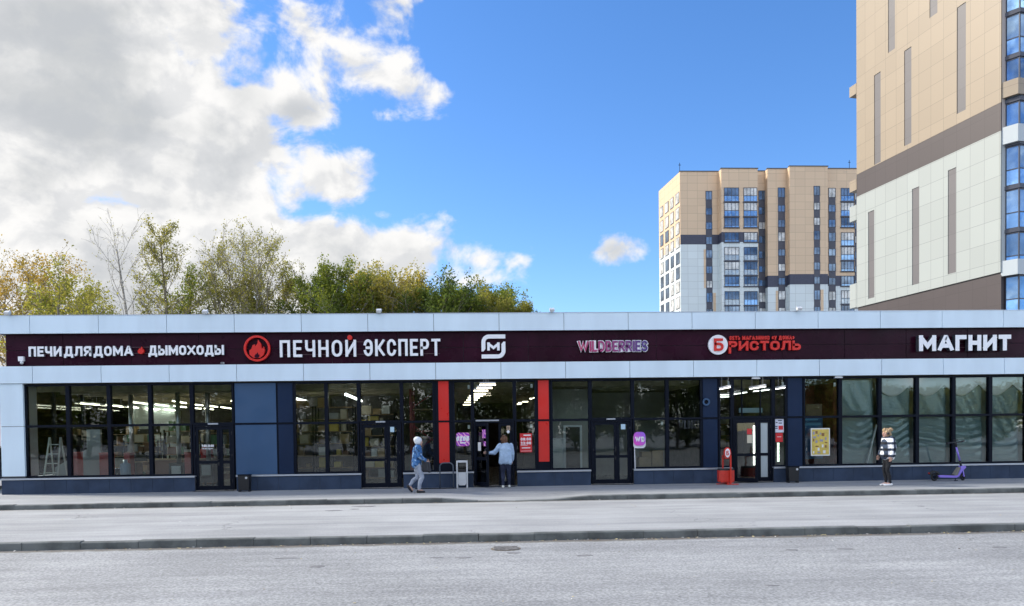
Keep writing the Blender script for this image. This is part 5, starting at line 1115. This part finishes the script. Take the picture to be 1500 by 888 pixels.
# front: strips of wall and a stack of glazed bays
b = MB(); b.box(.0, WX, .0, .049, zb0-.2, zb1); b.build('front_wall', fwhite, tow, local=True); b = MB(); b.box(0., WX, -.001, .049, zb1+.002, ZTOP-.1); b.build('front_wall', fgrey, tow, local=True)
b = MB(); b.box(.0, WX, .6, LS, ZTOP-.29, ZTOP-.05); b.build('roof', M['roof'], tow, local=True)
towglass = mat('tower_glass', (.16, .24, .34), .05, .75, var=.35, vscale=.5); bluepane = mat('blue_pane', (.20, .34, .52), .08, .7, var=.2, vscale=.8)
zl0 = side(1466.5, 25)[1]  # a ledge level
k0 = -10
zl = side(1466.5, 23)[1]; floors = [zl+FH*k for k in range(-9, 6)]
frm = mat('bay_frame', (.035, .04, .06), .4)
for bxx in (.35, 6.5):
    for zf in floors:
        if zf < zb0-5. or zf+FH > ZTOP: continue
        x0, x1, dp = bxx, bxx+4.2, .75; pts = [(x0, -.002), (x0+.38, -dp), (x1-.38, -dp), (x1, -.002)]
        fr = MB(); fr.plan([(x0-.1, -.002), (x0+.32, -dp-.1), (x1-.32, -dp-.1), (x1+.1, -.002)], zf-.13, zf+.13)
        zs = zf+1.25
        for z in (zf+.131, zs, zf+FH-.24):
            for (ax, ay), (cx_, cy_) in zip(pts[:-1], pts[1:]): fr.bar((ax, ay, z+.04), (cx_, cy_, z+.04), .07, .08)
        nfr = 4
        for i in range(nfr+1):
            x = x0+.38+(x1-x0-.76)*i/nfr; fr.box(x-.05, x+.05, -dp-.035, -dp+.035, zf+.131, zf+FH-.14)
        fr.box(x0-.03, x0+.05, -.06, -.003, zf+.131, zf+FH-.14)
        o = fr.build('bay_window', frm, tow, local=True)
        b = MB()
        for (ax, ay), (cx_, cy_) in zip(pts[:-1], pts[1:]): b.bar((ax, ay, (zs+zf+FH-.16)/2+.02), (cx_, cy_, (zs+zf+FH-.16)/2+.02), .02, zf+FH-.24-zs)
        b.build('pane', towglass, o, local=True); b = MB()
        for (ax, ay), (cx_, cy_) in zip(pts[:-1], pts[1:]): b.bar((ax, ay, (zs+zf+.2)/2), (cx_, cy_, (zs+zf+.2)/2), .02, zs-zf-.2)
        b.build('lower_pane', bluepane, o, local=True)
for pt, pb, m in ((122, 145, beige), (188, 213, fwhite), (383, 405, fwhite)):   # wide ledges wrapping the corner bay
    z1, z0 = side(1466.5, pt)[1], side(1466.5, pb)[1]; b = MB(); b.plan([(.0, -.003), (.42, -.93), (4.6, -.93), (4.95, -.003)], z0, z1); b.build('ledge', m, tow, local=True)

# ------------------------------------------------------------------ apartment building farther back
YM = 126.; apt = thing('apartment_building', 'distant apartment building with beige upper floors, white lower floors and navy bands', 'building', (fx(1110, YM), YM, 0))
mb_beige = mat_cladding('far_beige', (.60, .44, .29), 2.05, 1.53, .72, .035); mb_white = mat_cladding('far_white', (.58, .64, .645), 2.05, 1.53, .72, .035)
mb_navy = mat('far_navy', (.040, .045, .075), .5, var=.1); mb_frame = mat('far_frame', (.05, .055, .075), .5); mb_dark = mat('far_dark_panel', (.055, .058, .08), .5)
def Z1(px, py): return 940+px/3.415, 220+py/3.415
def mz(px, py, Y): return at(*Z1(px, py), Y).z
def mx(px, Y): return at(Z1(px, 0)[0], 450, Y).x
SEC = [('A', 196, 402, 126., 108, 423, 472), ('B', 402, 583, 124.2, 93, 410, 460), ('C', 583, 640, 126., 106, 640, 690), ('D', 632, 748, 124.6, 94, 628, 685), ('E', 742, 932, 123.3, 82, 620, 672), ('F', 932, 1200, 124.4, 94, 628, 680)]
YBK = 139.
for nm, pa, pc, Y, pt, n0, n1 in SEC:
    x0, x1 = mx(pa, Y), mx(pc, Y); zt = mz((pa+pc)/2, pt, Y); za, zc = mz((pa+pc)/2, n0, Y), mz((pa+pc)/2, n1, Y)
    for z0, z1, m, lab in ((0, zc, mb_white, 'white lower floors'), (zc+.002, za-.002, mb_navy, 'navy band'), (za, zt, mb_beige, 'beige upper floors')):
        b = MB(); b.box(x0, x1, Y, YBK+SEC.index((nm, pa, pc, Y, pt, n0, n1))*.03, z0, z1); tag(b.build('wall', m, apt, fix=False), lab)
    b = MB(); b.box(x0-.12, x1+.12, Y-.12, Y+.5, zt, zt+.16); b.build('roof_edge', M['roof'], apt)
# left face: slightly turned wall, with its own cladding
XA = mx(196, 126.); LA0 = at(966.3, 450, 138.2); LA0.z = 0
dvec = (Vector((LA0.x, 138.2, 0))-Vector((XA, 126., 0))); Ld = dvec.length; dvec.normalize(); nv = Vector((-dvec.y, dvec.x, 0))
zt = mz(200, 108, 126.); za, zc = mz(200, 423, 126.), mz(200, 472, 126.)
for z0, z1, m, lab in ((0, zc, mb_white, 'white end wall'), (zc+.002, za-.002, mb_beige, None), (za, zt, mb_beige, 'beige end wall')):
    b = MB(); P0 = Vector((XA, 126., 0))-Vector((.004, 0, 0)); P1 = P0+dvec*Ld
    b.plan([(P0.x, P0.y), (P1.x, P1.y), (P1.x+3, P1.y), (P0.x+3, P0.y+.01)], z0, z1); o = b.build('wall', m, apt, fix=True)
def far_window(x0, x1, y, z0, z1, split=2, low=0., m='farglass', lowm=None):
    b = MB(); w = .09
    b.box(x0, x0+w, y-.10, y-.002, z0, z1); b.box(x1-w, x1, y-.10, y-.002, z0, z1); b.box(x0+w, x1-w, y-.10, y-.002, z0, z0+w); b.box(x0+w, x1-w, y-.10, y-.002, z1-w, z1)
    for i in range(1, split): x = x0+(x1-x0)*i/split; b.box(x-.035, x+.035, y-.09, y-.002, z0+w, z1-w)
    if low: b.box(x0+w, x1-w, y-.11, y-.002, z0+low-.05, z0+low+.05)
    o = b.build('window', mb_frame, apt, fix=False)
    q = MB(); q.box(x0+w, x1-w, y-.04, y-.002, (z0+low+.05) if low else z0+w, z1-w); q.build('pane', M['farglass'] if m == 'farglass' else m, o, fix=False)
    if low: q = MB(); q.box(x0+w, x1-w, y-.07, y-.002, z0+w, z0+low-.05); q.build('lower_pane', lowm or bluepane, o, fix=False)
curt = mat('curtained_glass', (.50, .50, .48), .25, .2, var=.35, vscale=.8); rw = random.Random(5)
def wcol(pa, pc, Y, rows, recess):
    x0, x1 = mx(pa, Y), mx(pc, Y); pm = (pa+pc)/2
    zt = mz(pm, rows[0][0], Y); zbm = mz(pm, rows[-1][1], Y)
    for (a, c), nx_ in zip(rows, rows[1:]+[None]):
        z1, z0 = mz(pm, a, Y), mz(pm, c, Y); far_window(x0, x1, Y, z0, z1, 2, m=(curt if rw.random() < .22 else 'farglass'))
        if nx_ and nx_[0]-c < 50: b = MB(); b.box(x0+.02, x1-.02, Y-.05, Y-.001, mz(pm, nx_[0], Y)+.01, z0-.01); b.build('spandrel', mb_dark, apt, fix=False)
wcol(323, 355, 126., [(205,250),(288,325),(360,398),(433,472),(498,541),(580,618),(653,690),(713,762),(795,830)], 0)
wcol(586, 624, 126., [(203,250),(285,323),(360,397),(430,466),(505,543),(580,612),(650,682),(712,762),(790,830)], 0)
wcol(683, 719, 124.6, [(188,238),(275,310),(348,387),(410,458),(495,530),(568,606),(638,675),(703,750),(788,830)], 0)
wcol(862, 893, 123.3, [(180,228),(262,300),(337,377),(403,450),(485,523),(560,600),(632,670),(700,750),(783,830)], 0)
wcol(935, 971, 124.4, [(190,238),(272,310),(347,387),(412,458),(493,530),(567,606),(638,675),(706,752),(787,830)], 0)
wcol(1066, 1082, 124.4, [(202,250),(285,323),(360,397),(430,466),(505,543),(580,612),(650,682),(712,762)], 0)
greyp = mat('grey_low_pane', (.34, .38, .40), .15, .45, var=.25, vscale=.7)
def bcol(pa, pc, Y, rows, nblue):
    for k, (a, c) in enumerate(rows):
        x0, x1 = mx(pa, Y), mx(pc, Y); pm = (pa+pc)/2; z1, z0 = mz(pm, a, Y), mz(pm, c, Y)
        far_window(x0, x1, Y, z0, z1, 4, low=(z1-z0)*(.42 if (c-a) > 55 else .2), m=(curt if rw.random() < .35 else 'farglass'), lowm=bluepane if k < nblue or rw.random() < .2 else greyp)
        b = MB(); b.box(x0-.12, x1+.12, Y-.22, Y-.001, z0-.2, z0-.01); b.build('ledge', mb_frame, apt, fix=False)
RB = [(188,258),(263,332),(337,387),(412,460),(485,553),(558,626),(631,681),(706,776),(780,830)]
bcol(415, 489, 124.2, RB, 4); bcol(512, 580, 124.2, RB, 4)
bcol(997, 1063, 124.4, [(190,256),(262,331),(337,386),(412,479),(484,551),(556,606),(630,680),(702,770),(776,830)], 7)
for pa, pc, a, c, Y in ((312, 322, 497, 690, 126.), (358, 371, 715, 830, 126.), (671, 682, 704, 830, 124.6), (895, 909, 698, 830, 123.3)):
    b = MB(); b.box(mx(pa, Y), mx(pc, Y), Y-.06, Y-.001, mz(pa, c, Y), mz(pa, a, Y)); b.build('tan_strip', mb_beige, apt, fix=False)
# windows of the left end wall
def endwin(s0, s1, z0, z1):
    P = Vector((XA, 126., 0)); q = []
    for s in (s0, s1): q.append(P+dvec*s+nv*.003); q.append(P+dvec*s+nv*.07)
    if nv.x > 0: q = [p-nv*.14 if i % 2 else p-nv*.006 for i, p in enumerate(q)]
    b = MB(); b.plan([(q[0].x, q[0].y), (q[2].x, q[2].y), (q[3].x, q[3].y), (q[1].x, q[1].y)], z0, z1); o = b.build('window', mb_frame, apt)
    g = .12; u = (s1-s0); e = []
    for s in (s0+g, s1-g): p = P+dvec*s; e += [p-nv*.05 if nv.x > 0 else p+nv*.05, p-nv*.09 if nv.x > 0 else p+nv*.09]
    b = MB(); b.plan([(e[0].x, e[0].y), (e[2].x, e[2].y), (e[3].x, e[3].y), (e[1].x, e[1].y)], z0+g, z1-g); b.build('pane', curt if rw.random() < .6 else M['farglass'], o)
for k, (pa, pc) in enumerate(((171, 190), (145, 161), (119, 136), (94, 109))):
    def sof(px):
        d = ray(*Z1(px, 450)); o0 = Vector((0, -DIST, EYE)); P = Vector((XA, 126., 0)); n2 = Vector((-dvec.y, dvec.x, 0)); tt = (P-o0).dot(n2)/d.dot(n2); return (o0+d*tt-P).dot(dvec)
    s0, s1 = sof(pc), sof(pa); zt = mz(200, 205, 126.)
    for f in range(9):
        z1 = zt-3.03*f; far = 2.45 if f % 3 != 0 else 2.2; endwin(s0, s1, z1-far, z1)
for px, py in ((195, 108), (1040, 94)):   # aerials
    Y = 127.; x = mx(px, Y); z = mz(px, py, Y); b = MB(); b.tube([(x, Y, z-.5), (x, Y, z+1.8)], .05, 6); b.box(x-.25, x+.25, Y-.02, Y+.02, z+1.3, z+1.4); b.build('aerial', M['dark'], apt)

# ------------------------------------------------------------------ trees
LEAF = dict(
    gold=mat_leaf('gold_leaves', (.42, .29, .08), (.28, .23, .07), (.50, .36, .11), trans=.55), green=mat_leaf('green_leaves', (.19, .25, .055), (.29, .32, .07), (.13, .19, .05), trans=.55),
    olive=mat_leaf('olive_leaves', (.34, .34, .075), (.21, .245, .055), (.45, .40, .13), trans=.55), sparse=mat_leaf('sparse_leaves', (.46, .42, .13), (.32, .32, .09), (.24, .25, .08), trans=.55),
    yellow=mat_leaf('yellow_green_leaves', (.46, .40, .11), (.25, .28, .06), (.52, .42, .15), trans=.55), dark=mat_leaf('dark_leaves', (.12, .175, .05), (.18, .235, .055), (.085, .13, .04), trans=.55))
def tree(lab, x, y, H, W_, seed, leaf, bark='bark', clear=.3, n1=16, n2=6, n3=5, nl=12, ls=.16, up=.55, lean=0., grp=None, stems=1, shape='oval', zmin=5.5, rt=.2, z0=0., lf=1.):
    rd_ = random.Random(seed); t = thing('tree', lab, 'tree', (x, y, z0), group=grp); b = MB(); lv = MB()
    def rvec(s): return Vector((rd_.uniform(-s, s), rd_.uniform(-s, s), rd_.uniform(-s, s)))
    def branch(p, d, L, r, lev):
        seg = 4 if lev < 2 else 3; pts = [p]; q = p.copy(); dd = d.copy()
        for i in range(seg): dd = (dd+rvec(.16 if lev else .05)+Vector((0, 0, .05 if lev else 0))).normalized(); q = q+dd*L/seg; pts.append(q.copy())
        if pts[-1].z > zmin-1.5 or lev == 0:
            b.tube(pts, [max(.006, r*(1-.75*i/seg)) for i in range(seg+1)], 6 if lev < 1 else (4 if lev < 2 else 3), cap=False)
        return pts
    def along(pts, f):
        k = f*(len(pts)-1); i = min(int(k), len(pts)-2); return pts[i].lerp(pts[i+1], k-i), (pts[i+1]-pts[i]).normalized()
    for sti in range(stems):
        us = 0 if stems == 1 else -1+2*(sti+rd_.uniform(.2, .8))/stems
        d0 = Vector((lean+us*.30, 0 if stems == 1 else rd_.uniform(-.2, .2), 1)).normalized(); HH = H*(.96 if stems == 1 else (1.02-.22*us*us)*rd_.uniform(.9, 1.0))
        tr = branch(Vector((x, y, z0)), d0, HH, rt*(1 if stems == 1 else .55), 0)
        for i in range(n1):
            f = clear+(1-clear)*(i+rd_.random()*.8)/n1; p, td = along(tr, min(f, .985)); g = (f-clear)/(1-clear)
            pr = {'oval': max(.38, math.sqrt(max(0, 1-((g-.52)/.58)**2))), 'cone': 1.05-.8*g, 'fan': .65+.35*g if g < .8 else .8, 'column': .7 if g < .85 else .45}[shape]
            L1 = W_*.62*pr*rd_.uniform(.75, 1.15); a = i*2.4+rd_.uniform(-.5, .5); uu = up*rd_.uniform(.6, 1.4)+.5*g
            d1 = (Vector((math.cos(a), math.sin(a), uu))).normalized()
            if p.z+L1*1.2 < zmin: continue
            b1 = branch(p, d1, L1, rt*.28*(1.1-.7*g), 1)
            for j in range(n2):
                p2, t2 = along(b1, .25+.75*(j+rd_.random())/n2*.99); d2 = (t2+rvec(.75)+Vector((0, 0, .12))).normalized(); L2 = L1*.42*rd_.uniform(.6, 1.2)
                b2 = branch(p2, d2, L2, rt*.085, 2)
                for k in range(n3):
                    p3, t3 = along(b2, .2+.8*(k+rd_.random())/n3*.99); d3 = (t3+rvec(.9)).normalized(); L3 = L2*.55*rd_.uniform(.5, 1.2)
                    b3 = branch(p3, d3, L3, rt*.035, 3) if n3 <= 5 else [p3, p3+d3*L3]
                    for m_ in range(nl):
                        if rd_.random() > lf: continue
                        pl_, _ = along(b3, rd_.random()); pl_ = pl_+rvec(ls*1.6)
                        if pl_.z < zmin: continue
                        u = rvec(1).normalized(); v = u.cross(rvec(1)).normalized(); s = ls*rd_.uniform(.5, 1.15)
                        lv.add([pl_-u*s*.5, pl_-v*s*.32, pl_+u*s*.5, pl_+v*s*.32], [(0, 1, 2, 3)])
    b.build('trunk', M[bark], t, fix=False)
    if lv.f: lv.build('crown', LEAF[leaf], t, fix=False)
    return t
def T(px, py, Y): q = at(px, py, Y); return q.x, Y, q.z
def tr(lab, px, py, Y, W_, seed, leaf, **k): x, y, H = T(px, py, Y); return tree(lab, x, y, H, W_, seed, leaf, **k)
tr('broad tree with rusty gold autumn leaves at the far left edge', 12, 428, 22, 7.4, 1, 'gold', n1=26, n2=8, nl=20, ls=.15, up=.5, shape='oval')
tr('low leafy olive treetop right of the rusty gold tree', 92, 456, 21, 4.8, 2, 'olive', n1=22, n2=7, nl=17, ls=.15)
tr('almost leafless grey tree with bare twigs leaning left behind the parapet', 205, 345, 21, 5.4, 3, 'sparse', n1=15, n2=6, n3=5, nl=2, ls=.10, up=1.0, lean=-.07, lf=.4, bark='birch', shape='fan', rt=.15)
tr('slender sparse tree with a thin pointed top left of the rounded sparse tree', 255, 336, 22, 6.4, 4, 'sparse', n1=30, n2=8, n3=5, nl=7, ls=.13, up=.9, lf=.85, shape='cone', rt=.16)
tr('large rounded half bare tree with thin fanned branches and yellowing leaves', 358, 362, 22, 4.6, 5, 'sparse', n1=12, n2=6, n3=5, nl=6, ls=.125, up=1.1, lf=.8, stems=8, shape='fan', clear=.50, rt=.15, bark='bark')
tr('thin feathery birch top between the rounded sparse tree and the dense green one', 468, 398, 22, 2.8, 6, 'green', n1=24, n2=6, nl=14, ls=.14, up=.7, shape='column', rt=.1, bark='birch')
tr('dense dark green birch with a broken rounded outline', 503, 433, 21, 5.2, 7, 'green', n1=30, n2=9, nl=24, ls=.16, up=.7, shape='oval', bark='birch')
tr('yellowing birch standing in the middle of the green group', 573, 431, 21.5, 4.8, 8, 'yellow', n1=30, n2=9, nl=22, ls=.16, up=.7, shape='oval', bark='birch')
tr('dark green tree behind the right shoulder of the yellowing birch', 640, 450, 21, 4.8, 9, 'dark', n1=26, n2=8, nl=22, ls=.16, shape='oval')
tr('mid green tree with a loose top in the right part of the row', 678, 450, 22, 4.4, 10, 'green', n1=24, n2=8, nl=18, ls=.16, up=.8)
tr('light olive tree with see-through branches near the right end of the row', 722, 450, 21.5, 4.2, 11, 'olive', n1=22, n2=7, nl=15, ls=.15, up=.9)
tr('small green treetop at the right end of the row', 774, 446, 21, 3.6, 12, 'olive', n1=20, n2=7, nl=15, ls=.14, up=.7, shape='cone')
tr('tiny leafy sprig just above the parapet at the end of the tree row', 791, 444, 21, 1.0, 13, 'green', n1=10, n2=3, n3=3, nl=4, ls=.12, up=1.1, rt=.05, shape='column', lf=.7)
tr('bushy olive tree low behind the trunks of the rounded sparse tree', 405, 425, 24, 5., 14, 'olive', n1=20, n2=7, nl=14, ls=.15)
tr('dark bushy tree low behind the slender sparse tree', 268, 418, 24, 4.4, 15, 'green', n1=20, n2=7, nl=14, ls=.15)
tr('low olive bushy tree under the middle of the rounded sparse tree', 335, 435, 24, 4.4, 20, 'olive', n1=20, n2=7, nl=12, ls=.15)
tr('green bushy tree filling the gap behind the dense birch', 538, 452, 24, 5.2, 16, 'green', n1=24, n2=8, nl=20, ls=.17)
tr('dark bushy tree filling the gap left of the loose topped tree', 604, 455, 24, 5., 17, 'dark', n1=24, n2=8, nl=20, ls=.17)
tr('green bushy tree low behind the light olive tree', 745, 456, 24, 4.8, 18, 'green', n1=22, n2=7, nl=18, ls=.17)
tr('dark green bushy tree low behind the mid green tree', 695, 455, 25, 4.8, 21, 'dark', n1=22, n2=7, nl=18, ls=.17)
tree('green roadside tree left of the shops beyond the parked cars', -20.5, 14, 8.5, 4.6, 19, 'olive', zmin=1.2, n1=20, n2=7, nl=12, ls=.16, clear=.18)
# trees across the street, seen only as reflections in the glass
src = []
for k, (lf_, H) in enumerate((('dark', 12.5), ('green', 11.5), ('olive', 4.6))):
    src.append(tree('leafy tree across the street, mirrored in the shop windows', -60+k*8, -52, H, 9.5 if k < 2 else 6, 40+k, lf_, zmin=.3, n1=22, n2=7, n3=6, nl=8, ls=.42, clear=.04, grp='trees across the street', z0=ZR))
rz_ = random.Random(9)
for k in range(38):
    x = -46+(k % 19)*5.6+(2.8 if k > 18 else 0); o = copy_tree(src[k % 2 if x < 37 else 2]); o.location = (x, -50-rz_.uniform(0, 4)-(9 if k > 18 else 0), ZR); o.rotation_euler = (0, 0, rz_.uniform(0, 6)); o.scale = (1, 1, rz_.uniform(.8, 1.1))

# ------------------------------------------------------------------ parked cars left of the shops
def car(lab, x, y, rz, paint):
    t = thing('parked_car', lab, 'car', (x, y, 0), rz)
    prof = [(-2.15, .32), (-2.2, .62), (-2.1, .88), (-1.75, .95), (-1.25, 1.0), (-.6, 1.42), (-.1, 1.5), (.55, 1.46), (1.25, .98), (1.85, .88), (2.15, .72), (2.2, .45), (2.1, .3)]
    bm_ = MB(); W_ = .86; n = len(prof)
    rows = []
    for yy, s in ((-1, .93), (-.96, 1), (.96, 1), (1, .93)): rows.append([(px_, yy*(W_ if pz < 1.02 else W_*.80), .3+(pz-.3)*s) for px_, pz in prof])
    vs = sum(rows, []); fs = [tuple(range(n)), tuple(range(3*n, 4*n))[::-1]]
    for r_ in range(3): fs += [(r_*n+i, (r_+1)*n+i, (r_+1)*n+(i+1) % n, r_*n+(i+1) % n) for i in range(n)]
    bm_.add(vs, fs); bm_.build('body', paint, t, local=True, bevel=.04)
    for s in (-1, 1):
        b = MB(); b.prism([(-1.1, 1.0), (-.58, 1.36), (-.1, 1.42), (-.06, 1.0)], s*.80-.03, s*.80+.03); b.prism([(.0, 1.0), (-.02, 1.42), (.48, 1.38), (1.05, 1.0)], s*.80-.03, s*.80+.03); b.build('side_window', carglass, t, local=True)
    b = MB(); b.add([(1.22, -.62, 1.02), (1.22, .62, 1.02), (.60, .56, 1.44), (.60, -.56, 1.44), (1.30, -.62, .99), (1.30, .62, .99), (.68, .56, 1.44), (.68, -.56, 1.44)], [(0, 1, 2, 3), (7, 6, 5, 4), (0, 4, 5, 1), (1, 5, 6, 2), (2, 6, 7, 3), (3, 7, 4, 0)]); b.build('windscreen', carglass, t, local=True)
    for wx_ in (-1.35, 1.35):
        for s in (-1, 1):
            b = MB(); b.tube([(wx_, s*.70, .32), (wx_, s*.90, .32)], .32, 20, sm=False); o = b.build('wheel', M['rubber'], t, local=True); b = MB(); b.tube([(wx_, s*.90, .32), (wx_, s*.912, .32)], .21, 16, sm=False); b.build('rim', M['metal'], o, local=True)
    for s in (-1, 1):
        b = MB(); b.box(2.10, 2.215, s*.62-.16, s*.62+.16, .60, .72); b.build('headlight', M['chrome'], t, local=True); b = MB(); b.box(-2.215, -2.1, s*.62-.16, s*.62+.16, .68, .82); b.build('tail_light', M['redletter'], t, local=True)
    b = MB(); b.box(-2.24, 2.24, -.7, .7, .3, .42); b.build('bumper', M['black'], t, local=True, bevel=.03)
carglass = mat('car_glass', (.02, .025, .03), .05, spec=.8)
car('dark blue parked car left of the shops, nearest the corner pillar', -17.2, 2.6, R(90), mat('car_navy', (.015, .03, .09), .25, coat=.6))
car('white parked car left of the shops, seen through the corner windows', -17.4, 8.6, R(84), mat('car_white', (.65, .67, .68), .3, coat=.5))
